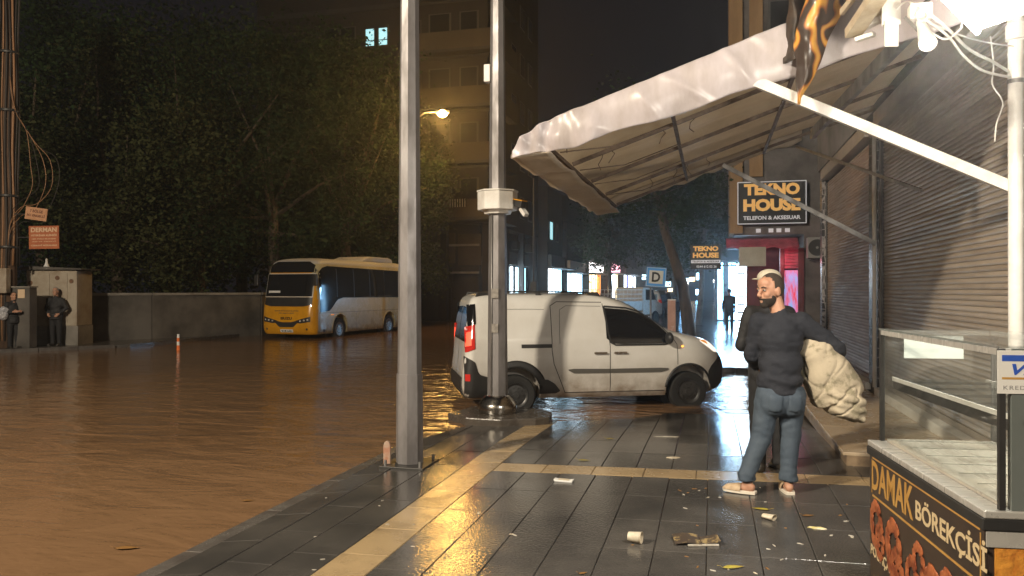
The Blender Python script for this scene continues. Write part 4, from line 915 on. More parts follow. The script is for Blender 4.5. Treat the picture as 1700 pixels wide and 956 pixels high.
jbvh = BVHTree.FromPolygons([v.co.copy() for v in jo.data.vertices], [tuple(p.vertices) for p in jo.data.polygons])
for sx, c in ((-1,-.035),(1,.125)):                # back pockets
    def pf(u, v, c=c):
        x = c-.055+.11*u; z = .69+.13*v-.015*(1-abs(2*u-1))*(1-v); h_ = jbvh.ray_cast(Vector((x,-1,z)), Vector((0,1,0)))[0]; return (x, (h_.y if h_ else -.15)-.004, z)
    MB().grid(pf, 6, 6, thick=(0,.02,0)).build('back_pocket', 'jeans', man, True)
for A, T in ((AL,LT),(AR,RT)):
    d = T.normalized(); q = Vector((-d.y, d.x, 0)); o0 = Vector((A.x, A.y, 0)) - d*.075; fs = []
    def out(t, k): w = (.034+.014*math.sin(math.pi*min(1,t*1.05)) + .004*t)*(1 if t < .86 else math.sqrt(max(.0, 1-((t-.86)/.14)**2))+.05); return o0 + d*(t*.275) + q*w*k
    s_ = MB(); ns = 14; poly = [out(i/ns, 1) for i in range(ns+1)] + [out(i/ns, -1) for i in range(ns, -1, -1)]
    s_.prism([(p.x, p.y) for p in poly], lambda a, b_, h: (a, b_, h), .0, .024); sh = s_.build('shoe', 'sole', man, bevel=.004)
    def up(u, v):
        t = .42+.575*u; a = math.pi*v; w = (out(t,1)-out(t,-1)).length/2*1.02; c = o0+d*(t*.275); hh = .060*(1-.55*u)*max(.02, 1-max(0,u-.82)*4.6)
        p = c + q*w*math.cos(a); return (p.x, p.y, .022+hh*math.sin(a))
    MB().grid(up, 12, 14, thick=(0,0,-.004)).build('upper', 'canvas_shoe', sh, True)
# --- the quilt
ql = MB(); ax = Vector((.44,.0,-.90)).normalized(); pp = Vector((.90,.0,.44)).normalized(); yy = Vector((0,1,0)); qm = Matrix((pp, yy, ax)).transposed().to_4x4(); qc = Vector((.435,.02,.955))
def Q(p, y, a): return qc + pp*p + yy*y + ax*a
def roll(mb, P, W, Y, n=40, m=40):             # tapered, flattened roll along a polyline of centres
    def fn(u, v):
        s = u*(len(P)-1); i = min(int(s), len(P)-2); f = s-i; f2 = f*f*(3-2*f); c = P[i].lerp(P[i+1], f); w = W[i]+(W[i+1]-W[i])*f2; yd = Y[i]+(Y[i+1]-Y[i])*f2
        e = max(.0, min(1, u*7, (1-u)*7))**.6; a = 2*math.pi*v; t = (P[i+1]-P[i]).normalized(); p_ = Vector((-t.z, 0, t.x))*-1
        ca, sa = math.cos(a), math.sin(a); k = .75
        return c + p_*w*e*math.copysign(abs(ca)**k, ca) + yy*yd*e*math.copysign(abs(sa)**k, sa)
    mb.grid(fn, n, m)
roll(ql, [Vector((.27,.02,1.30)), Vector((.35,.02,1.15)), Vector((.44,.03,.98)), Vector((.52,.03,.82)), Vector((.565,.03,.71))], [.06,.135,.195,.215,.19], [.10,.16,.19,.19,.16])
for k, (x0, z0, x1, z1, w_) in enumerate(((.335,.885,.735,.745,.055),(.36,.805,.745,.675,.048),(.40,.745,.72,.615,.048))):
    a_, b_ = Vector((x0,-.01*k,z0)), Vector((x1,.0,z1)); roll(ql, [a_, a_.lerp(b_,.3)+Vector((0,-.01,-.022)), a_.lerp(b_,.7)+Vector((0,-.005,-.018)), b_], [w_*.7,w_*1.1,w_,w_*.8], [.15,.20-.01*k,.20-.01*k,.15])
def qfold(p):
    q = p - qc; a_, b_ = q.dot(ax), q.dot(pp)
    n1 = noise.noise(Vector((b_*2.6+1, p.y*4, a_*7+2.5*b_))); n2 = noise.noise(Vector((b_*3+4*a_, p.y*5+9, a_*4))); low = sstep(-.10,.30,a_)
    return -.016*(.5+.5*low)*max(0, 1-abs(n1)*5)**2 - .006*max(0, 1-abs(n2)*5)**2 + .006*n1
qo = remesh(ql, 'rolled_quilt', 'duvet', None, .008, 11, qfold)
qo.location = man.location; qo.rotation_euler = man.rotation_euler
tag(qo, 'bulky folded cream quilt with faded floral print under the man\'s arm', 'quilt')
# --- plain standing figures
def stand(label, loc, rz, h=1.74, top='coat_black', legs='trousers_dark', hair='hair', cap=None, shoes='shoe_dark', arms='down', voxel=.016, headyaw=0., stance=.10, lean=0.):
    t = thing('person', label, 'person', loc, rz); k = h/1.78; V = lambda x, y, z: Vector((x*k, y*k, z*k))
    Hm = Matrix.Translation(V(0,.02,1.655)) @ Matrix.Rotation(R(90)+headyaw, 4, 'Z') @ Matrix.Scale(k, 4)
    b = MB(); head_parts(b, Hm); b.cap(V(0,-.01,1.58), .058*k, V(0,0,1.44), .06*k); b.cap(V(0,0,1.44), .07, V(0,0,.95), .10); b.cap(V(-.16,0,1.41), .05, V(.16,0,1.41), .05)
    tp = MB(); tp.ell(V(0,0,1.24), (.205*k,.135*k,.22*k), 18, 12); tp.ell(V(0,.0,1.0), (.20*k,.14*k,.22*k), 18, 12); tp.cyl(V(0,0,.80), V(0,0,1.0), .185*k, .19*k, 20); tp.cap(V(-.15,0,1.40), .08*k, V(.15,0,1.40), .08*k); tp.cap(V(0,0,1.42), .08*k, V(0,0,1.48), .07*k)
    lg = MB(); lg.ell(V(0,0,.86), (.18*k,.13*k,.14*k), 18, 12)
    for s in (-1, 1):
        e, w = (V(s*.27,-.02,1.13), V(s*.26,.10,.90)) if arms == 'down' else (V(s*.31,-.03,1.15), V(s*.17,.13,.98)) if arms == 'pockets' else (V(s*.25,.02,1.12), V(s*.12,.26,1.16))
        b.cap(V(s*.17,0,1.40), .045, e, .036); b.cap(e, .036, w, .027); hand(b, w, (w-e), (s*.7,.4,.2), s, .7)
        tp.cap(V(s*.17,0,1.40), .078*k, e, .062*k); tp.cap(e, .062*k, w-(w-e)*.12, .05*k)
        hp, kn, an = V(s*.09,0,.86), V(s*(stance*.5+.05),.015,.47), V(s*stance,0,.08)
        b.cap(hp, .08, kn, .055); b.cap(kn, .052, an, .036); b.cap(V(s*stance,0,.05), .035, V(s*(stance+.03),.16,.03), .026)
        lg.cap(hp, .105*k, kn, .08*k); lg.cap(kn, .08*k, V(s*stance,0,.13), .062*k); lg.cyl(V(s*stance,0,.14), V(s*stance,0,.05), .064*k, .07*k, 16)
        sh = MB(); sh.cap(V(s*stance,-.05,.045), .043, V(s*(stance+.035),.17,.04), .036); sh.cbox(V(s*(stance+.015),.06,.012), (.085,.30,.024)); remesh(sh, 'shoe', shoes, t, .012, 2)
    remesh(b, 'body', 'skin', t, max(.009, voxel*.7), 2); remesh(tp, 'jacket', top, t, voxel, 4, wrinkle(9, .010, 1.8)); remesh(lg, 'trousers', legs, t, voxel, 4, wrinkle(9, .007, 1.5, 2))
    face_bits(Hm, t, None, hair)
    if cap:
        c = MB(); c.ell(Hm @ Vector((-.012,0,.075)), (.112*k,.096*k,.075*k), 24, 14, mat=Hm.to_3x3().normalized().to_4x4()); c.ell(Hm @ Vector((.09,0,.06)), (.075*k,.07*k,.010*k), 20, 8, mat=Hm.to_3x3().normalized().to_4x4())
        c.build('cap', cap, t, True)
    return t
q = at(1277, 7.1); stand('person in pale cap and dark coat half hidden behind the man with the quilt', (q.x, q.y, pz(q.x, q.y)), R(22), 1.83, cap='cap_cloth', headyaw=R(25), arms='front')
q = at(93, 23.28); stand('bald man in dark jacket standing before the utility cabinet across the street', (q.x, q.y, -.04), R(195), 1.76, hair='grey_hair', arms='pockets')
q = at(22, 22.2); psn = stand('person in dark clothes at the left edge beside the cable pole', (q.x, q.y, -.04), R(250), 1.62, top='coat_black', hair='hair', arms='front')
bg = MB(); bg.ell((0,0,0), (.16,.13,.20), 14, 10); bo = remesh(bg, 'plastic_bag', 'bag_white', None, .02, 2, wrinkle(12,.03)); bo.location = at(6, 22.0, z=.98); tag(bo, 'pale plastic bag held at the left edge of the picture', 'bag')
q = at(1211, 32); stand('dark figure standing far down the wet pavement by the lit shop', (q.x, q.y, -.03), R(10), 1.72)
q = at(1107, 52); stand('distant figure walking beside the parked white minivan', (q.x, q.y, -.03), R(30), 1.72, voxel=.02)
# ------------------------------------------------------------------ across the street: cable pole, cabinet, wall
M('old_wood', (.17,.105,.065), .8, c2=(.08,.05,.035), scale=3, stretch=(3,3,.4), bump=.5, bscale=12); M('cable_black', (.035,.028,.024), .6); M('cable_copper', (.30,.16,.08), .5)
M('cab_cream', (.38,.33,.26), .6, c2=(.25,.19,.13), scale=2.2, lo=.4, hi=.75, bump=.1); M('sign_peach_sodium', (.55,.30,.17), .5, c2=(.45,.23,.12), scale=5); M('sign_red', (.42,.13,.05), .5, c2=(.35,.10,.04), scale=4); M('sign_ink', (.10,.03,.015), .6); M('sign_pale', (.65,.48,.32), .6)  # peach board colour has the orange of sodium light mixed in
M('plaster_old', (.13,.118,.105), .85, c2=(.055,.05,.044), scale=1.1, det=7, bump=.4, bscale=9)
q = at(13, 22.6); up = thing('cable_pole', 'thick old utility pole wrapped in cables at the left edge', 'utility pole', (q.x, q.y, -.04), R(14.5))
MB().cyl((0,0,0),(.02,0,11.5),.24,.17,14).build('shaft', 'old_wood', up, True)
for k in range(9):
    a = R(200+k*22); r = .25+.012*(k % 3); z0 = 0.2 if k < 5 else 2.4
    MB().tube([(r*math.cos(a)*(1.0-.03*j/10)+.03*math.sin(j*1.3+k), r*math.sin(a)*.9, z0+(11-z0)*j/10) for j in range(11)], .022 if k % 2 else .032, 6).build('riser_cable', 'cable_black' if k % 3 else 'cable_copper', up, True)
for z in (2.9, 4.4, 6.9, 8.6): MB().lathe([(.30,z),(.305,z+.01),(.305,z+.06),(.30,z+.07)], n=20).build('clamp_band', 'dark_metal', up, 2)
MB().cbox((-.05,-.32,1.95),(.55,.22,.72)).build('meter_box', 'cab_cream', up, bevel=.02); MB().cbox((-.14,-.436,2.02),(.22,.01,.40)).build('warning_label', 'sign_peach_sodium', up)
for k in range(5):                                # slack loops of cable
    w, zb = .55+.22*k, 3.9-.10*k+.35*(k % 2)
    pts = [(.18,-.2,7.9-.05*k),(.35,-.22,6.9),(.5+.35*w,-.25,6.3-.1*k),(.35+.85*w,-.25,5.3+.05*k),(.40+.85*w,-.25,4.7),(.3+.6*w,-.25,zb+.25),(.55,-.22,zb+.15),(.2,-.2,zb-.3),(.1,-.22,2.6)]
    P = [Vector(p) for p in pts]; Q = []
    for i in range(len(P)-1):
        a, b, c, d = P[max(i-1,0)], P[i], P[i+1], P[min(i+2,len(P)-1)]
        for j in range(6): t = j/6; Q.append(.5*((2*b)+(c-a)*t+(2*a-5*b+4*c-d)*t*t+(3*b-a-3*c+d)*t**3))
    Q.append(P[-1]); MB().tube(Q, .011, 5).build('cable_loop', 'cable_copper' if k % 3 != 1 else 'cable_black', up, True)
q = at(41, 22.4); pb = thing('cable_pillar', 'narrow grey cable distribution pillar beside the utility pole', 'cabinet', (q.x, q.y, -.04), R(14.5))
MB().box((-.25,-.18,.0),(.25,.18,1.75)).build('body', 'plaster_old', pb, bevel=.02); MB().box((-.08,-.192,1.45),(.12,-.181,1.70)).build('notice', 'sign_pale', pb); MB().box((-.27,-.2,1.752),(.27,.2,1.79)).build('lid', 'concrete', pb)
def signboard(name, label, u, v, d, w, h, tilt, lines, board, ink):
    p = at(u, d, v); t = thing(name, label, 'sign', tuple(p), R(14.5)); Rm = Matrix.Rotation(R(tilt), 4, 'Y')
    bo = MB().box((-w/2,-.012,-h/2),(w/2,.012,h/2),mat=Rm).build('board', board, t)
    for s, zc, hh, ww, ik in lines: text('lettering', s, ik, bo, Rm @ facing((0,-.0125,zc*h), (1,0,0), (0,0,1)), w=ww*w, h=hh*h, bold=.03, ext=.001)
    MB().bar((-w/2-.35,.05,0),(w/2-.05,.03,0),.03,.03).build('bracket', 'dark_metal', t); return t
signboard('street_sign', 'small tilted sign with sodium light tinted into its peach board, fixed high on the cable pole', 60, 355, 22.1, .62, .36, 8, [('7 BÖLGE',.22,.28,.6,'sign_ink'),('361 ENGELLİ',-.12,.26,.85,'sign_ink')], 'sign_peach_sodium', 'sign_ink')
signboard('advert_sign', 'red-brown advertising board below the small tilted sign', 73, 394, 22.1, .86, .66, -1, [('DERMAN',.33,.20,.86,'sign_pale'),('VETERİNER KLİNİĞİ',.10,.10,.86,'sign_pale'),('HER TÜRLÜ MUAYENE',-.06,.06,.8,'sign_pale'),('AŞI VE TEDAVİ',-.18,.06,.8,'sign_pale'),('CERRAHİ MÜDAHALE',-.34,.08,.86,'sign_pale')], 'sign_red', 'sign_pale')
q = at(97, 23.9); cb = thing('utility_cabinet', 'large stained cream metal cabinet on a plinth across the street', 'cabinet', (q.x, q.y, -.04), R(14.5))
MB().box((-.80,-.35,.0),(.80,.5,.58)).build('plinth', 'concrete', cb); MB().box((-.76,-.38,.582),(.78,.5,2.28)).build('body', 'cab_cream', cb, bevel=.02)
for x0, x1 in ((-.74,-.02),(.0,.52)): d_ = MB().box((x0+.02,-.398,.64),(x1-.02,-.381,2.2)).build('door', 'cab_cream', cb, bevel=.004); MB().cbox((x1-.09,-.412,1.35),(.03,.025,.16)).build('handle', 'dark_metal', d_)
MB().prism([(-.92,2.30),(.98,2.30),(.98,2.34),(-.4,2.40),(-.7,2.40),(-.92,2.34)], lambda a, b, d: (a, d, b), -.5, .6).build('roof', 'plaster_old', cb); MB().lathe([(.09,2.40),(.06,2.46),(.035,2.52),(.03,2.62),(.01,2.66)], (-.25,-.2,0), 12).build('insulator', 'white_plastic', cb, 2)
for x, z in ((-.62,1.9),(.2,2.05),(.62,1.95)): MB().cyl((x,-.3815 if x > .5 else -.399,z),(x,-.386 if x > .5 else -.404,z),.07,n=10).build('vent', 'rust', cb)
wl_ = thing('boundary_wall', 'low old plaster wall running along the far pavement to the bus', 'wall', (0,0,0))
WP = [at(118,24.9), at(250,26.6), at(430,30), at(560,38), at(700,46)]
for i, (a, b) in enumerate(zip(WP, WP[1:])):
    n = max(1, int((b-a).length/2.6))
    for k in range(n):
        p0, p1 = a.lerp(b, k/n), a.lerp(b, (k+.996)/n)
        MB().bar((p0.x,p0.y,.66),(p1.x,p1.y,.66),.25,1.6).build('wall_panel', 'plaster_old', wl_)
        MB().bar((p0.x,p0.y,1.50),(p1.x,p1.y,1.50),.34,.085).build('coping', 'concrete', wl_)
# ------------------------------------------------------------------ trees
M('bark', (.11,.08,.055), .85, c2=(.06,.045,.03), scale=4, stretch=(3,3,.6), bump=.6, bscale=14); M('bark_pale', (.22,.21,.19), .8, c2=(.13,.12,.11), scale=5)
M('leaf_dark', (.014,.024,.009), .8, spec=.15, c2=(.046,.080,.032), scale=.55, det=6, lo=.40, hi=.62); M('leaf_olive', (.040,.066,.026), .8, spec=.15, c2=(.016,.026,.010), scale=.6, det=6, lo=.40, hi=.62); M('leaf_warm_tint', (.075,.082,.032), .8, spec=.2, c2=(.022,.028,.010), scale=.6, det=6, lo=.42, hi=.62)  # the warm leaf colour has yellow lamp light mixed into it
for nm in ('leaf_dark','leaf_olive','leaf_warm_tint'):
    m = MATS[nm]; n = m.node_tree.nodes; l = m.node_tree.links; p = n['Principled BSDF']; out = [k for k in n if k.type == 'OUTPUT_MATERIAL'][0]
    t = n.new('ShaderNodeBsdfTranslucent'); t.inputs[0].default_value = (.05,.06,.018,1); mx = n.new('ShaderNodeMixShader'); mx.inputs[0].default_value = .25
    l.new(p.outputs[0], mx.inputs[1]); l.new(t.outputs[0], mx.inputs[2]); l.new(mx.outputs[0], out.inputs[0])
def tree(label, base, h, cz, cr, n, leaf=.15, mat='leaf_dark', bark='bark', tr=.2, seed=0, lean=(0,0), group=None, clumps=46):
    rr = random.Random(seed); t = thing('tree', label, 'tree', tuple(base), 0, group)
    top = Vector((lean[0], lean[1], cz-cr[2]*.35)); b = MB()
    pts = [Vector((0,0,-.05)), Vector((lean[0]*.25+.05, lean[1]*.25, top.z*.35)), Vector((lean[0]*.7-.04, lean[1]*.7, top.z*.7)), top]
    b.tube(pts, [tr*1.25, tr, tr*.85, tr*.65], 10); b.build('trunk', bark, t, True)
    cl = []
    while len(cl) < clumps:
        p = Vector((rr.uniform(-1,1), rr.uniform(-1,1), rr.uniform(-1,1)))
        if p.length > 1 or p.length < .25: continue
        if rr.random() > .35+.65*p.length: continue
        cl.append((Vector((p.x*cr[0]+lean[0], p.y*cr[1]+lean[1], cz+p.z*cr[2])), rr.uniform(.5,1.0)))
    for i in range(9):
        c = cl[i*3][0]; s_ = pts[2].lerp(top, rr.random()); m_ = s_.lerp(c, .5)+Vector((rr.uniform(-.3,.3), rr.uniform(-.3,.3), .3)); MB().tube([s_, m_, c], [tr*.42, tr*.26, tr*.08], 6).build('limb', bark, t, True)
    vs = []; fs = []; sc = (cr[0]+cr[1]+cr[2])/3*.34
    for i in range(n):
        c, s = cl[rr.randrange(len(cl))]; g = Vector((rr.gauss(0,1), rr.gauss(0,1), rr.gauss(0,.75)))*sc*s*.62; p = c+g
        a = Vector((rr.gauss(0,1), rr.gauss(0,1), rr.gauss(0,.6))).normalized(); w = a.cross(Vector((rr.gauss(0,1), rr.gauss(0,1), rr.gauss(0,1)))).normalized(); L = leaf*rr.uniform(.6,1.3); k = len(vs)
        vs += [p, p+a*L*.5+w*L*.30, p+a*L, p+a*L*.5-w*L*.30]; fs.append((k, k+1, k+2, k+3))
    MB().add(vs, fs).build('crown', mat, t, fix=False)
    return t
TR = [(70,31,13,(3.6,3.2,5.6),8.2,'leaf_dark'),(195,30,11.5,(3.4,3.0,4.8),7.2,'leaf_warm_tint'),(330,32,12.5,(3.4,3.0,5.4),8.0,'leaf_olive'),(455,33.5,13,(3.4,3.0,5.6),8.4,'leaf_dark'),(575,36,13,(3.2,3.0,5.4),8.4,'leaf_olive'),(650,38.5,10,(2.4,2.4,4.0),6.6,'leaf_warm_tint')]
LB = ['dark tree rising behind the cable pole at far left','tree with warm light tinted into its leaves just right of the cable pole','olive tree behind the middle of the low wall','dark tall tree directly behind the yellow midibus front','olive tree behind the rear half of the midibus','smaller yellowish tree half hidden by the nearest steel pole']
for i, (u, d, h, cr, cz, mt) in enumerate(TR): tree(LB[i], at(u, d, z=-.04), h, cz-.9, (cr[0]*1.25, cr[1], cr[2]+.7), 20000, .17, mt, seed=i+1, tr=.26, group='trees behind the boundary wall')
BK = [(135,38,'dark tree in the back row between the two leftmost trees'),(275,39,'dark tree in the back row left of the bus'),(400,40,'dark tree in the back row above the bus front'),(520,42,'dark tree in the back row above the bus rear')]
for i, (u, d, lb) in enumerate(BK): tree(lb, at(u, d, z=-.04), 15, 8.6, (5.0,3.0,7.8), 13000, .26, 'leaf_dark', seed=i+20, tr=.28, group='trees behind the boundary wall', clumps=60)
tree('leaning pavement tree beside the blue parking sign', at(1146,24.6,z=-.03), 8, 6.0, (2.1,2.2,2.6), 8000, .13, 'leaf_dark', seed=31, tr=.17, lean=(-1.1,.5))
tree('slim pale-trunked tree farther along the right pavement', at(1160,37,z=-.03), 7, 5.6, (2.2,2.2,2.4), 5000, .16, 'leaf_olive', 'bark_pale', seed=32, tr=.13, lean=(.3,0))
tree('street tree in front of the distant lit shops', at(1012,52,z=-.03), 8, 6.0, (2.2,2.2,3.2), 5000, .2, 'leaf_olive', seed=33, tr=.15)
tree('distant dark street tree behind the pale-trunked tree', at(1120,62,z=-.03), 9, 7.0, (4.2,4.2,4.0), 6000, .26, 'leaf_dark', seed=34, tr=.2)
# ------------------------------------------------------------------ tall apartment block at the corner
M('render_ochre', (.095,.072,.046), .85, c2=(.06,.045,.03), scale=.5, det=7, bump=.15); M('render_grey', (.055,.05,.046), .85, c2=(.036,.032,.03), scale=.5, det=7); M('render_brown', (.034,.028,.025), .85, c2=(.022,.018,.016), scale=.6)
M('pane_dark', (.012,.013,.016), .12); M('frame_white', (.07,.066,.06), .6); M('rail', (.5,.48,.44), .5)
glow('pane_cyan', (.55,.95,1.0), 1.1, (.35,.75,.85), 9, (1,1,6)); glow('shop_blue', (.55,.85,1.0), 5.5, (.30,.6,.85), 1.2, (1.5,1.5,.4)); glow('shop_white', (.85,.95,1.0), 8., (.5,.72,.9), 1.6, (1.5,1.5,.5)); glow('shop_warm', (1,.80,.48), 5., (.7,.42,.16), 1.8, (1.5,1.5,.6)); glow('sign_pink', (1,.45,.55), 4.); glow('sign_white', (1,.92,.9), 5.); glow('sign_orange', (1,.35,.08), 2.5); glow('sign_blue', (.3,.3,1.0), 1.2)
ab = thing('apartment_block', 'tall dim apartment block with a few lit windows behind the two poles', 'building', (-11.8, 40.3, 0)); AO = Vector((-11.8, 40.3, 0))
def ap(n_, lo, hi, mat, parent=None): return MB().box(Vector(lo)-AO, Vector(hi)-AO).build(n_, mat, parent or ab)
ap('upper_walls', (-26,40.3,5.3), (-11.8,53,27), 'render_brown'); ap('ground_floor', (-26,41.4,-.1), (-12.6,53,5.298), 'render_grey'); ap('roof', (-26.2,40.1,27.002), (-11.6,53.2,27.3), 'concrete')
for x in (-11.98,-14.4,-17.0,-20.0): ap('column', (x-.18,40.45,-.1), (x+.18,40.85,5.297), 'render_brown')
for y in (45,49,52.6): ap('column', (-12.2,y-.2,-.1), (-11.86,y+.2,5.297), 'render_brown')
LIT = {(3,1),(3,2),(4,0),(4,4)}
for k in range(7):
    z = 5.3+3.05*k
    ap('floor_band', (-26,40.22,z-.0 if k else z+.0), (-11.72,40.298,z+.28), 'render_grey')
    for j, x in enumerate((-21.6,-19.05,-18.25,-16.6,-20.6)):
        lit = (k, j) in LIT; w, h = (.60, 1.05) if j in (1,2) else (.95, 1.25)
        f = ap('window', (x,40.27,z+1.0), (x+w,40.299,z+1.0+h), 'frame_white'); zz = z+1.0+h*.32
        ap('pane', (x+.05,40.262,z+1.05), (x+w-.05,40.2695,zz-.03), 'pane_cyan' if lit else 'pane_dark', f); ap('pane', (x+.05,40.262,zz+.03), (x+w-.05,40.2695,z+.95+h), 'pane_cyan' if lit else 'pane_dark', f)
    # corner balconies: parapet, slab, dark doorway
    f = ap('balcony', (-15.6,39.55,z+.29), (-11.2,39.67,z+1.25), 'render_ochre'); ap('slab', (-15.6,39.55,z+.12), (-11.2,40.2,z+.288), 'render_grey', f); ap('side_parapet', (-11.32,39.672,z+.29), (-11.2,44.5,z+1.25), 'render_grey', f)
    ap('side_slab', (-11.70,40.3,z+.12), (-11.2,44.5,z+.288), 'render_grey', f)
    f = ap('window', (-15.2,40.24,z+1.0), (-13.9,40.299,z+2.5), 'frame_white'); ap('pane', (-15.1,40.232,z+1.06), (-14.0,40.2395,z+2.44), 'pane_dark', f)
    f = ap('window', (-13.4,40.24,z+.3), (-12.3,40.299,z+2.5), 'frame_white'); ap('pane', (-13.3,40.232,z+.36), (-12.4,40.2395,z+2.44), 'pane_dark', f)
    for y in (45.4,47.6,49.8):
        f = ap('window', (-11.799,y,z+.9), (-11.76,y+1.2,z+2.3), 'frame_white'); ap('pane', (-11.7595,y+.08,z+.97), (-11.752,y+1.12,z+2.23), 'pane_dark', f)
# arched loggia with white balusters
ar = MB(); pts = [(-.48,0),(.48,0),(.48,.55)]+[(.48*math.cos(R(a)),.55+.45*math.sin(R(a))) for a in range(15,180,15)]+[(-.48,.55)]
ar.prism(pts, lambda a, b, d: (a-1.45, d, b+6.15), -.785, -.752); arch = ar.build('arch_shade_panel', 'pane_dark', ab)  # flat dark panel stands in for the shade inside the arch
for i in range(7): MB().cyl((-1.87+i*.14,-.82,6.12),(-1.87+i*.14,-.82,6.55),.028,n=8).build('baluster', 'rail', arch)
for (u0, u1, v0, v1, mt) in ((758,799,388,440,'render_ochre'),(720,752,386,436,'render_ochre'),(757,795,456,520,'render_grey'),(715,748,445,470,'render_grey'),(722,745,478,530,'render_brown'),(800,808,425,455,'frame_white')):
    a, b = at(u0,43.2,v1), at(u1,43.2,v0); ap('shop_panel', (a.x,41.30,a.z), (b.x,41.398,b.z), mt)
for z, y in ((4.1,41.36),(2.55,41.32)): ap('ledge', (-16.5,y-.25,z), (-12.55,y-.101,z+.12), 'concrete')
f = ap('lit_shopfront', (-12.599,42.2,.2), (-12.56,44.8,3.15), 'shop_blue'); f2 = ap('lit_shopfront', (-12.599,46.2,.2), (-12.56,48.8,3.15), 'shop_white'); ap('lit_shopfront', (-12.599,49.6,.2), (-12.56,52.3,3.15), 'shop_blue')
for y in (42.9,43.8,47,47.9,50.4,51.3): ap('mullion', (-12.5595,y,.2), (-12.52,y+.09,3.15), 'dark_metal')
for y0, y1, zt in ((42,45,3.25),(46,49,3.25),(49.5,52.4,3.25)): ap('shop_sign', (-12.58,y0,zt), (-12.35,y1,zt+.8), 'frame_white')
for y in (43.4,47.3,51): q_ = ap('air_conditioner', (-12.3,y,4.2), (-11.9,y+.8,4.75), 'frame_white')
lamp('shop_glow', 'AREA', (-.6,7,2.0), P_SHOP*2.2, (.62,.85,1), ab, 3.0, (0,R(-90),0))
# ------------------------------------------------------------------ row of lit shops down the street
def shop(label, y0, y1, x, h, wall, lit, sign, signz=3.2, upper=None, mull='dark_metal', power=0, colour=(1,1,1)):
    t = thing('shop_house', label, 'shop', (x, y0, 0)); L = y1-y0
    MB().box((-8,0,-.1),(0,L,h)).build('wall', wall, t)
    n = max(2, int(L/2.2))
    for i in range(n):
        a, b = .3+(L-.6)*i/n, .3+(L-.6)*(i+.86)/n; f = MB().box((.001,a,.25),(.03,b,signz-.15)).build('shopfront', lit if isinstance(lit, str) else lit[i % len(lit)], t)
        MB().box((.031,(a+b)/2-.05,.25),(.06,(a+b)/2+.05,signz-.15)).build('mullion', mull, f)
    s_ = MB().box((.001,.2,signz),(.25,L-.2,signz+.85)).build('sign', sign, t)
    MB().box((.03,.1,signz-.14),(1.1,L-.1,signz-.05)).build('canopy', 'dark_metal', t)
    for k in range(int((h-4.2)/3)):
        for i in range(n):
            a = .6+(L-1.2)*i/n; f = MB().box((.001,a,5.2+3*k),(.05,a+1.1,6.6+3*k)).build('window', 'frame_white', t); MB().box((.0505,a+.08,5.28+3*k),(.058,a+1.02,6.52+3*k)).build('pane', (upper if upper and i == 0 and k == 0 else 'pane_dark'), f)
    if power: lamp('shop_glow', 'AREA', (1.2,L/2,2.2), power, colour, t, 3.0, (0,R(-90),0))
    return t
shop('narrow shop with cyan-lit upper window beside the apartment block', 53.3, 59, -11.2, 9, 'render_grey', ['shop_white','shop_blue'], 'frame_white', 3.3, 'pane_cyan')
shop('low shop with bright bluish window and green sign board', 59.2, 67, -10.9, 7, 'render_brown', ['shop_blue','shop_white'], 'sign_pale', 3.1)
shop('shop with warm yellow lit front farther down the street', 67.2, 75, -10.4, 6.5, 'render_ochre', ['shop_warm','shop_warm','sign_orange'], 'sign_white', 3.2)
shop('shop with glowing pink sign near the street tree', 75.2, 84, -9.8, 11, 'render_ochre', ['shop_warm','shop_white'], 'sign_pink', 3.4)
shop('farthest shop with white and violet lights', 84.2, 98, -9.2, 9, 'render_brown', ['shop_white','sign_blue','shop_white'], 'frame_white', 3.4)
eb = thing('end_building', 'dark building closing the far end of the street', 'building', (-20, 135, 0)); MB().box((0,0,-.1),(60,12,13)).build('wall', 'render_brown', eb); MB().box((-.3,-.3,13.002),(60.3,12.3,13.4)).build('roof', 'concrete', eb)
rr = random.Random(12)
for i in range(22):
    x = 8+rr.uniform(0,14); z = rr.uniform(.6,4); MB().box((x,-.06,z),(x+rr.uniform(.4,1.4),-.001,z+rr.uniform(.4,1.3))).build('lit_window', rr.choice(['shop_white','shop_blue','shop_warm','sign_white']), eb)
for k in range(3):
    for i in range(14): MB().box((2+i*4,-.05,5+k*2.7),(3.4+i*4,-.001,6.4+k*2.7)).build('window', 'pane_dark', eb)
q = at(886, 40); sp_ = thing('lamp_post', 'slim dark lamp post with a box at its foot before the lit shops', 'lamp post', (q.x, q.y, -.04)); MB().cyl((0,0,0),(0,0,7.5),.07,.045,10).build('pole', 'dark_metal', sp_, 2); MB().cbox((0,0,1.5),(.36,.3,1.2)).build('control_box', 'dark_metal', sp_, bevel=.02)
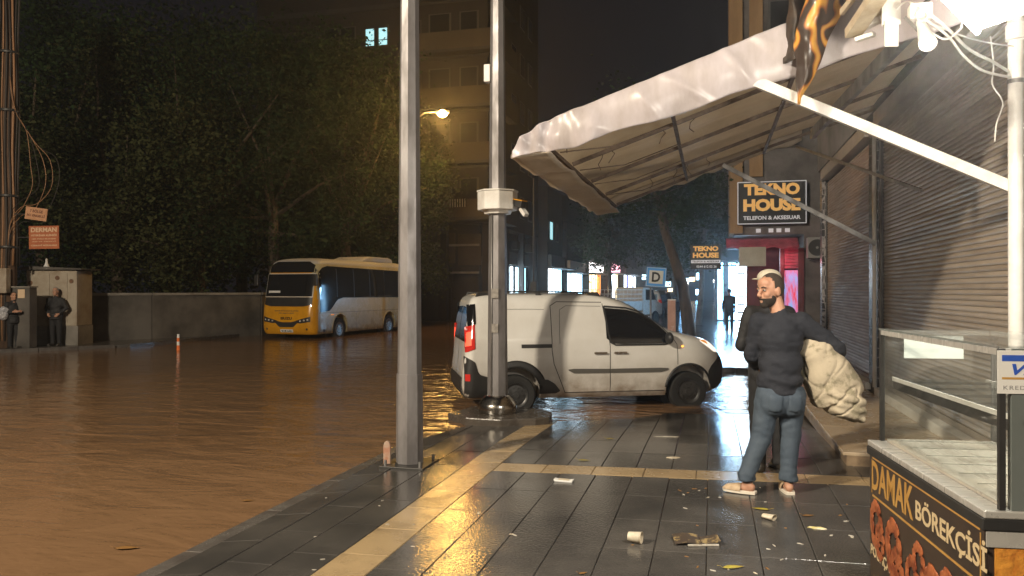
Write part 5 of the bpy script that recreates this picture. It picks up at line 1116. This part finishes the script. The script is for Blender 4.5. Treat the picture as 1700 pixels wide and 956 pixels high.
# ------------------------------------------------------------------ parked vehicles far down the right kerb
def parked(label, name, cat, u, d, rz, mat, scale=(1,1,1)):
    q = at(u, d); t = thing(name, label, cat, (q.x, q.y, -.2), rz, 'vehicles parked along the far kerb'); t.scale = scale
    VAN.body('body', mat, t, sub=2, arches=[(FW[0],.34,.375,.3),(RW[0],.34,.375,.3)])
    VAN.epatch('rear_window', 'glass_glow', t, -.66, .66, [(-1,1.58),(1,1.58)], [(-1,1.10),(1,1.10)], .006, False)
    for sg in (-1,1):
        VAN.patch('side_window', 'car_glass', t, .35, 3.1, [(.35,1.56),(2.4,1.56),(2.75,1.49),(3.1,1.2)], [(.35,1.1),(3.1,1.06)], .004, sg); VAN.patch('tail_lamp', 'tail_red', t, .03, .16, [(0,1.25),(.2,1.25)], [(0,.92),(.2,.92)], .012, sg, 4, 4)
        for x, z in (FW, RW): wheel(t, x, sg*.8, z, .315, .2, sg)
    VAN.epatch('rear_bumper', 'grey_trim', t, -.78, .78, [(-1,.56),(1,.56)], [(-1,.3),(1,.3)], .014, False); VAN.epatch('number_plate', 'plate', t, -.25, .25, [(-1,.78),(1,.78)], [(-1,.67),(1,.67)], .012, False); return t
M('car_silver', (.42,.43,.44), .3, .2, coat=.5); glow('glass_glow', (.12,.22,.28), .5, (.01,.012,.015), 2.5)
parked('white minivan parked with its back to the camera beyond the parking sign', 'parked_minivan', 'car', 1073, 47, R(83), 'van_white'); parked('silver car parked beyond the white minivan', 'parked_car', 'car', 1098, 58, R(84), 'car_silver', (1,.95,.86))
q = at(1022, 41); tk = thing('pickup_truck', 'pickup with white railed cargo bed seen over the van bonnet', 'truck', (q.x, q.y, -.2), R(60))
MB().box((-1.6,-.9,.75),(1.2,.9,1.25)).build('cargo_bed', 'white_paint', tk, bevel=.02); MB().prism([(1.25,.5),(3.1,.5),(3.1,1.1),(2.5,1.25),(2.15,1.95),(1.25,1.98)], lambda a, b, d: (a, d, b), -.88, .88).build('cab', 'white_paint', tk, bevel=.04)
for z in (1.4,1.62,1.85):
    for y in (-.88,.88): MB().bar((-1.58,y,z),(1.18,y,z),.035,.035).build('rail', 'white_paint', tk)
for i in range(9):
    for y in (-.88,.88): MB().bar((-1.58+i*.34,y,1.25),(-1.50+i*.34,y,1.87),.03,.03).build('rail_post', 'white_paint', tk)
for x in (-.9,2.4):
    for sg in (-1,1): wheel(tk, x, sg*.82, .35, .35, .22, sg)
MB().prism([(2.2,1.3),(2.48,1.3),(2.17,1.85),(1.5,1.87),(1.5,1.3)], lambda a, b, d: (a, d, b), -.886, .886).build('cab_window', 'car_glass', tk)
# ------------------------------------------------------------------ parking sign, board, TEKNO HOUSE corner
M('sign_bluep', (.09,.40,.95), .35); M('board_pink', (.50,.30,.24), .5, c2=(.42,.24,.18), scale=7)
q = at(1081, 23.5); ps = thing('parking_sign', 'blue and white square sign with black letter D on a thin post', 'sign', (q.x, q.y, -.03), R(9))
MB().cyl((0,0,0),(-.02,0,2.35),.03,n=10).build('post', 'galv', ps, 2); T_ = Matrix.Rotation(R(4), 4, 'Y')
bd = MB().box((-.30,-.055,1.77),(.30,-.035,2.37),mat=T_).build('board', 'sign_bluep', ps, bevel=.012); MB().box((-.21,-.0585,1.87),(.21,-.0555,2.27),mat=T_).build('white_field', 'paper_white', bd)
for lo, hi in (((-.285,1.785),(.285,1.797)),((-.285,2.343),(.285,2.355)),((-.285,1.7975),(-.273,2.3425)),((.273,1.7975),(.285,2.3425))): MB().box((lo[0],-.0575,lo[1]),(hi[0],-.0555,hi[1]),mat=T_).build('white_edge', 'paper_white', bd)
text('lettering', 'D', 'ink', bd, T_ @ facing((0,-.0588,2.07), (1,0,0), (0,0,1)), w=.25, h=.30, bold=.03, ext=.001)
q = at(1115, 18.6); pb_ = thing('marker_board', 'narrow pinkish upright marker board behind the van bonnet', 'board', (q.x, q.y, -.03), R(10)); MB().box((-.095,-.02,0),(.095,.02,1.42)).build('panel', 'board_pink', pb_, bevel=.006); MB().box((-.095,-.021,1.421),(.095,.021,1.45)).build('cap', 'white_paint', pb_)
MB().bar((-.04,-.0225,.62),(.045,-.0225,.80),.025,.003).build('arrow', 'paper_white', pb_); MB().bar((.045,-.0225,.80),(-.02,-.0225,.79),.02,.003).build('arrow', 'paper_white', pb_)
M('maroon', (.16,.025,.035), .45, c2=(.09,.015,.02), scale=3); M('pink_awn', (.60,.12,.18), .4, c2=(.35,.06,.10), scale=4, bump=.3, bscale=8); M('ochre_light_paint', (.40,.26,.13), .8, c2=(.28,.17,.08), scale=1.2, stretch=(2,2,.4)); M('board_black', (.02,.02,.024), .35); M('letter_gold', (.62,.34,.09), .45, emit=(1,.55,.16), es=.38); M('letter_white', (.62,.62,.62), .45, emit=(.9,.9,1), es=.25); M('old_sign_cream', (.50,.47,.40), .6, c2=(.42,.38,.31), scale=3); M('ac_grey', (.28,.28,.27), .6)
tb = thing('corner_building', 'corner building, ochre light painted on its piers, with red shop beneath large black and gold sign', 'building', (.7, 25, 0)); TO = Vector((.7, 25, 0))
def tp_(n_, lo, hi, mat, parent=None, bevel=0): return MB().box(Vector(lo)-TO, Vector(hi)-TO).build(n_, mat, parent or tb, bevel=bevel)
tp_('upper_wall', (.7,25,3.35), (9,34,15), 'wall_dark'); tp_('ground_wall', (2.75,25.0,-.1), (9,34,3.348), 'wall_dark'); tp_('ground_wall', (1.15,27.2,-.1), (2.749,34,3.348), 'maroon')
tp_('corner_pier', (.56,24.86,3.4), (.95,24.998,14.8), 'ochre_light_paint'); tp_('corner_pier', (1.15,24.9,3.4+1.75), (1.55,24.998,14.8), 'ochre_light_paint'); tp_('corner_pier', (.56,24.998,3.4), (.699,26.4,14.8), 'ochre_light_paint')  # orange street light is put into the colour of these piers
for k in range(3):
    f = tp_('window', (1.7,24.95,6+3*k), (2.7,24.999,7.6+3*k), 'frame_white'); tp_('pane', (1.78,24.94,6.08+3*k), (2.62,24.949,7.52+3*k), 'pane_dark', f)
tp_('red_column', (1.07,24.86,-.05), (1.45,25.2,2.93), 'maroon'); tp_('red_column', (2.05,24.9,-.05), (2.17,25.2,2.93), 'maroon'); tp_('red_column', (2.58,24.9,-.05), (2.74,25.2,2.93), 'maroon')
dr = tp_('shop_door', (1.47,25.9,-.02), (2.04,25.95,2.5), 'maroon'); tp_('door_glass', (1.56,25.88,.9), (1.95,25.899,2.3), 'pane_dark', dr)
glow('shop_display', (.25,.42,.9), .9, (.7,.04,.07), 3.2, (2.5,2.5,.5)); tp_('shop_window', (2.18,25.0,.3), (2.57,25.05,2.25), 'shop_display')
sh_ = thing('small_red_shutter', 'small half-lowered red slatted shutter over the lit shop window', 'roller shutter', (2.17, 24.93, 2.3))
for i in range(9): MB().box((0,0,.002+i*.095),(.41,.04,.088+i*.095)).build('slat', 'pink_awn', sh_, bevel=.012)
pa = MB().grid(lambda u, v: (-.25+2.1*u, -.14-.55*v, 3.24-.34*v+.03*math.sin(u*22)*v), 30, 5, thick=(0,0,.01)).build('red_awning', 'pink_awn', tb, True)
lx = tp_('light_box', (.82,24.30,2.36), (1.60,24.44,2.94), 'old_sign_cream', bevel=.01)
for i, x in enumerate((1.35,1.72,1.95,2.2)): tp_('fascia_mark', (x,24.97,3.42), (x+.14,24.999,3.54), 'letter_white')
bs = thing('shop_sign', 'large black sign with gold TEKNO HOUSE lettering on the corner wall', 'sign', (.79, 24.7, 3.66))
bo_ = MB().box((0,0,0),(2.0,.16,1.30)).build('board', 'board_black', bs)
for lo, hi in (((0,0),(2.0,.025)),((0,1.275),(2.0,1.30)),((0,.0255),(.025,1.2745)),((1.975,.0255),(2.0,1.2745))): MB().box((lo[0],-.012,lo[1]),(hi[0],-.001,hi[1])).build('frame', 'letter_white', bo_)
fz = lambda x, z: facing((x,-.004,z), (1,0,0), (0,0,1))
text('lettering', 'TEKNO', 'letter_gold', bo_, fz(1.0,1.06), w=1.62, h=.36, bold=.055, ext=.003); text('lettering', 'HOUSE', 'letter_gold', bo_, fz(1.0,.58), w=1.66, h=.38, bold=.055, ext=.003); text('lettering', 'TELEFON & AKSESUAR', 'letter_white', bo_, fz(1.0,.19), w=1.66, h=.12, bold=.03, ext=.003)
ss = thing('hanging_shop_sign', 'small black TEKNO HOUSE sign projecting over the pavement', 'sign', (-.64, 25.3, 2.3)); so = MB().box((0,0,0),(.95,.12,.78)).build('board', 'board_black', ss); fz = lambda x, z: facing((x,-.001,z), (1,0,0), (0,0,1))
text('lettering', 'TEKNO', 'letter_gold', so, fz(.475,.66), w=.78, h=.16, bold=.055, ext=.003); text('lettering', 'HOUSE', 'letter_gold', so, fz(.475,.45), w=.80, h=.17, bold=.055, ext=.003)
MB().box((.02,-.006,.20),(.93,-.001,.30)).build('white_strip', 'letter_white', so); text('lettering', 'TELEFON & AKSESUAR', 'ink', so, facing((.475,-.0062,.25), (1,0,0), (0,0,1)), w=.84, h=.055, bold=.02, ext=.001); text('lettering', '✆ 0544 612 02 36'.replace('✆ ', ''), 'letter_white', so, fz(.50,.09), w=.62, h=.075, bold=.01, ext=.003)
MB().bar((.95,.06,.66),(1.36,.06,.66),.04,.04).build('bracket', 'dark_metal', ss); MB().bar((.95,.06,.12),(1.9,.06,.12),.04,.04).build('bracket', 'dark_metal', ss)
acu = thing('air_conditioner', 'grey outdoor air conditioning unit on the wall beside the red shop', 'air conditioner', (2.80, 24.55, 2.6)); MB().box((0,0,0),(.75,.3,.62)).build('casing', 'ac_grey', acu, bevel=.015); MB().cyl((.27,-.001,.31),(.27,-.02,.31),.25,n=24).build('fan_grille', 'black_plastic', acu); MB().cyl((.27,-.021,.31),(.27,-.03,.31),.04,n=12).build('fan_hub', 'ac_grey', acu)
for x in (.1,.62): MB().bar((x,.42,-.03),(x,-.02,-.03),.03,.03).build('bracket', 'dark_metal', acu)
# lit shop farther along the pavement, facing the camera
ls = thing('lit_shop', 'brightly lit bluish-white shop front far along the right pavement', 'shop', (.2, 43, 0)); 
MB().box((0,0,-.05),(9,10,8)).build('wall', 'wall_dark', ls); glow('shop_daylight', (.35,.68,1.0), 12., (.10,.28,.55), 2.2, (3,3,.5))
for x0, x1 in ((.15,.42),(.72,1.06),(1.22,1.95)): MB().box((x0,-.05,.05),(x1,-.001,3.1)).build('lit_window', 'shop_daylight', ls)
MB().box((.0,-.3,3.2),(3,-.001,4.0)).build('sign', 'board_black', ls); lamp('shop_glow', 'AREA', (1.0,-.5,2.4), P_SHOP*5, (.35,.66,1), ls, 1.4, (R(-75),0,0))
ws = thing('shop_window_strip', 'lit narrow window of the red shop hung with goods', 'window', (.8, 26.6, 0)); MB().box((.0,.0,.1),(.32,.06,2.5)).build('light_panel', 'shop_white', ws)
for i in range(8): MB().box((.04,-.03,.35+i*.26),(.28,-.001,.40+i*.26)).build('goods_rack', 'dark_metal', ws)
lamp('shop_glow', 'AREA', (.1,-.3,2.6), P_SHOP*.8, (.6,.82,1), ws, .8, (R(-40),R(-15),0)); lamp('red_glow', 'POINT', (1.2,-2.0,2.5), P_SHOP*.12, (1,.25,.35), ws, .1)
# ------------------------------------------------------------------ litter on the wet pavement
M('cup_paper', (.62,.56,.44), .5, c2=(.5,.42,.3), scale=20); M('leaf_yellow', (.42,.36,.05), .5, c2=(.3,.22,.03), scale=30); M('leaf_brown', (.22,.11,.03), .6); M('scrap', (.55,.52,.46), .6, c2=(.38,.34,.28), scale=30); M('card_dark', (.06,.045,.035), .5, c2=(.3,.22,.1), scale=20, lo=.55, hi=.62); M('wrap_yellow', (.55,.45,.08), .4, c2=(.7,.65,.5), scale=25)
def gpos(u, v):
    z = 0.
    for _ in range(4): d = (1.65-z)*1278/(v-481); p = at(u, d); z = pz(p.x, p.y)
    return Vector((p.x, p.y, z))
def cup(label, u, v, rz, squash=1., s=1.):
    t = thing('paper_cup', label, 'cup', tuple(gpos(u, v)), rz); r0, r1, h = .030*s, .039*s, .088*s
    m = Matrix.Translation((0,0,r1*squash)) @ Matrix.Scale(squash, 4, (0,0,1)) @ Matrix.Rotation(R(90), 4, 'X') @ Matrix.Rotation(R(4), 4, 'Y')
    c = MB(); c.lathe([(r0,-h/2),(r1,h/2),(r1-.002,h/2),(r0-.002,-h/2+.003)], n=24); c.f = c.f[:-2]; c.m = c.m[:-2]; c.v = [tuple(m @ Vector(q)) for q in c.v]; c.build('wall', 'cup_paper', t, True)
    r = MB(); r.tube([m @ Vector((r1*math.cos(a*math.pi/12), r1*math.sin(a*math.pi/12), h/2)) for a in range(25)], .0025, 6); r.build('rim', 'cup_paper', t, True)
    e = MB(); e.cyl((0,0,-h/2+.004),(0,0,-h/2+.007),r0-.001,n=24); e.v = [tuple(m @ Vector(q)) for q in e.v]; e.build('base', 'cup_paper', t)
cup('white paper cup lying on its side near the bottom edge of the pavement', 1054, 901, R(75)); cup('crushed pale paper cup behind the yellow leaf by the counter', 1276, 862, R(55), .55, .95)
def leaf(label, u, v, rz, s, mat, curl=.15):
    def fn(a, b_):
        t = a; w = .42*math.sin(math.pi*min(1, t**.8))*(1-.3*t)+.004; y = (b_-.5)*2*w; return (s*(t-.5), s*y*.5, .008+s*curl*(y*y*.8+.25*(t-.5)**2)+.1*s*abs(y)*.2)
    o = MB().grid(fn, 12, 6, thick=(0,0,-.0012)); o.tube([(-.5*s,0,.008),(-.62*s,.02*s,.02),(-.75*s,.05*s,.022)], .0016, 5); o = o.build('fallen_leaf', mat, None, True); o.location = gpos(u, v); o.rotation_euler = (0,0,rz); tag(o, label, 'leaf'); return o
leaf('yellow leaf lying just in front of the man\'s feet', 1262, 846, R(170), .13, 'leaf_yellow'); leaf('orange leaf at the bottom edge among the dark slabs', 968, 953, R(40), .06, 'leaf_brown'); leaf('dull yellow leaf on the slabs just above the beige cross line', 970, 765, R(10), .12, 'leaf_yellow'); leaf('brown leaf near the counter foot', 1342, 857, R(20), .09, 'leaf_brown'); leaf('pale curled leaf on wet slabs ahead of the beige cross line', 1013, 729, R(5), .10, 'leaf_yellow')
leaf('small leaf lying flat near the bottom beside the counter', 1218, 943, R(25), .14, 'leaf_yellow')
for (u_, v_, s__, lb) in ((212,911,.16,'dark leaf drifting on the brown water near the bottom left'),(412,832,.10,'small dark leaf drifting on the brown water left of the nearest pole')):
    fo_ = leaf(lb, u_, v_, R(20), s__, 'leaf_brown'); d_ = 1.775*1278/(v_-481); fo_.location = at(u_, d_, z=-.125)
def scrap(label, u, v, rz, a, b_, mat='scrap', h=.006, group=None, seed=0, name='paper_scrap', cat='litter'):
    rr = random.Random(seed); n = 10; poly = [(a/2*math.cos(2*math.pi*i/n)*(.75+.45*rr.random()), b_/2*math.sin(2*math.pi*i/n)*(.75+.45*rr.random())) for i in range(n)]
    m = MB(); c = (0,0,h*1.6); vs = [(x, y, .001) for x, y in poly] + [(x*.9, y*.9, h*(.5+rr.random())) for x, y in poly] + [c]
    m.add(vs, [(i, (i+1) % n, n+(i+1) % n, n+i) for i in range(n)] + [(n+i, n+(i+1) % n, 2*n) for i in range(n)] + [tuple(range(n-1,-1,-1))])
    o = m.build(name, mat, None); o.location = gpos(u, v); o.rotation_euler = (0,0,rz); tag(o, label, cat, group); return o
bxo = thing('flattened_box', 'soaked flattened cardboard box on the slabs near the bottom edge', 'box', tuple(gpos(1151, 899)), R(10))
MB().grid(lambda u, v: (-.13+.17*u, -.09+.17*v, .012+.012*math.sin(u*3)+.01*v), 6, 6, thick=(0,0,-.004)).build('panel', 'card_dark', bxo); MB().grid(lambda u, v: (.045+.12*u, -.08+.15*v, .015+.02*u*u), 6, 6, thick=(0,0,-.004)).build('panel', 'card_dark', bxo); MB().bar((-.05,-.10,.008),(.15,-.085,.01),.02,.008).build('edge_strip', 'scrap', bxo)
fo = thing('foam_tray', 'small white foam tray lying alone on the slabs behind the beige line', 'tray', tuple(gpos(936, 799)), R(-3))
MB().prism([(-.08,.0),(.08,.0),(.088,.022),(.05,.016),(-.05,.016),(-.088,.022)], lambda a, b_, d: (a, d, b_), -.035, .035).build('shell', 'paper_white', fo, bevel=.004); MB().prism([(-.05,.0162),(.05,.0162),(.045,.02),(-.045,.02)], lambda a, b_, d: (a, d, b_), -.025, .025).build('filling', 'cup_paper', fo)
scrap('crumpled pale wrapper beside the crushed cup', 1222, 786+30, R(5), .05, .02, seed=2); scrap('long thin paper strip near the van side of the cross line', 1110, 725, R(8), .30, .035, seed=3, mat='scrap'); scrap('muddy torn paper below the long strip', 1118, 760, R(20), .16, .06, seed=4, mat='cup_paper'); scrap('yellow and white snack wrapper near counter', 1357, 877, R(-10), .12, .05, seed=5, mat='wrap_yellow')
rr = random.Random(21)
for i in range(40):
    u, v = rr.uniform(1120,1425), rr.uniform(800,952)
    if i > 34: u, v = rr.uniform(700,1100), rr.uniform(790,950)
    o = scrap('small pale scrap of litter on the dark wet slabs', u, v, rr.uniform(0,3), rr.uniform(.018,.055), rr.uniform(.008,.018), rr.choice(['scrap','scrap','cup_paper','leaf_brown']), .003, 'small pale litter on the pavement', i)
for i in range(9):
    u, v = rr.uniform(480,700), rr.uniform(800,952)
    p = gpos(u, v)
    if KX+.1 < p.x: scrap('small pale scrap of litter on the dark wet slabs', u, v, rr.uniform(0,3), rr.uniform(.015,.04), .01, 'scrap', .003, 'small pale litter on the pavement', i+60)
M('delin_orange', (.75,.16,.03), .4, emit=(1,.3,.05), es=.05)
dl = thing('traffic_post', 'short orange and white striped traffic post standing in the flood water', 'post', tuple(at(296, 22.6, z=-.2)))
for i in range(5): MB().cyl((0,0,.0+i*.11),(0,0,.11+i*.11),.05-.003*i,.047-.003*i,14).build('band', ['delin_orange','delin_orange','paper_white','delin_orange','paper_white'][i], dl, 2)
MB().lathe([(.14,0),(.13,.03),(.06,.05)], n=16).build('foot', 'rubber', dl, 2)
# ------------------------------------------------------------------ street lamps (the first is assumed)
M('lamp_pole', (.3,.29,.28), .5, .4)
glow('lamp_assumed_warm', (1,.72,.38), 30.); glow('lamp_sodium', (1,.50,.10), 150.)
def street_lamp(label, x, y, h, armx, armang, power, colour, gm, z0=-.1, group=None, pr=.09, size=.5):
    t = thing('street_lamp', label, 'street lamp', (x, y, z0), armang, group)
    MB().cyl((0,0,0),(0,0,h),pr,pr*.6,10).build('pole', 'lamp_pole', t, 2)
    MB().tube([(0,0,h-.05),(armx*.4,0,h+.25),(armx,0,h+.3)], .035, 8).build('arm', 'lamp_pole', t, True)
    MB().box((armx-.15,-.13,h+.22),(armx+.45,.13,h+.34)).build('head', 'lamp_pole', t, bevel=.03)
    MB().ell((armx+.15,0,h+.21),(.22,.20,.16),16,10).build('lens', gm, t, True)
    lamp('street_light', 'POINT', (armx+.15,0,h+.0), power, colour, t, size)
    return t
street_lamp('assumed, unseen warm street lamp across the road behind the viewpoint', -11.5, -6, 9.6, 1.4, R(40), P_ASSUMED_STREET, (1,.86,.66), 'lamp_assumed_warm')  # unseen lamp, assumed from the lit van and bus; placed to steer shadows
q = at(690, 33); street_lamp('lit sodium street lamp glowing orange in front of the apartment block', q.x, q.y, 9.1, 1.0, R(14.5), P_SODIUM, (1,.55,.14), 'lamp_sodium')
hz = MB().box((-70,-25,-1.5),(45,150,16.5)).build('haze', 'earth', None); tag(hz, kind='stuff')
hm = bpy.data.materials.new('haze'); hm.use_nodes = True; hm.node_tree.nodes.clear()
pv_ = hm.node_tree.nodes.new('ShaderNodeVolumePrincipled'); ho = hm.node_tree.nodes.new('ShaderNodeOutputMaterial')
pv_.inputs['Color'].default_value = (.9,.92,.95,1); pv_.inputs['Density'].default_value = .0023; pv_.inputs['Anisotropy'].default_value = .78
hm.node_tree.links.new(pv_.outputs[0], ho.inputs['Volume']); hz.data.materials.clear(); hz.data.materials.append(hm); hz.display_type = 'WIRE'
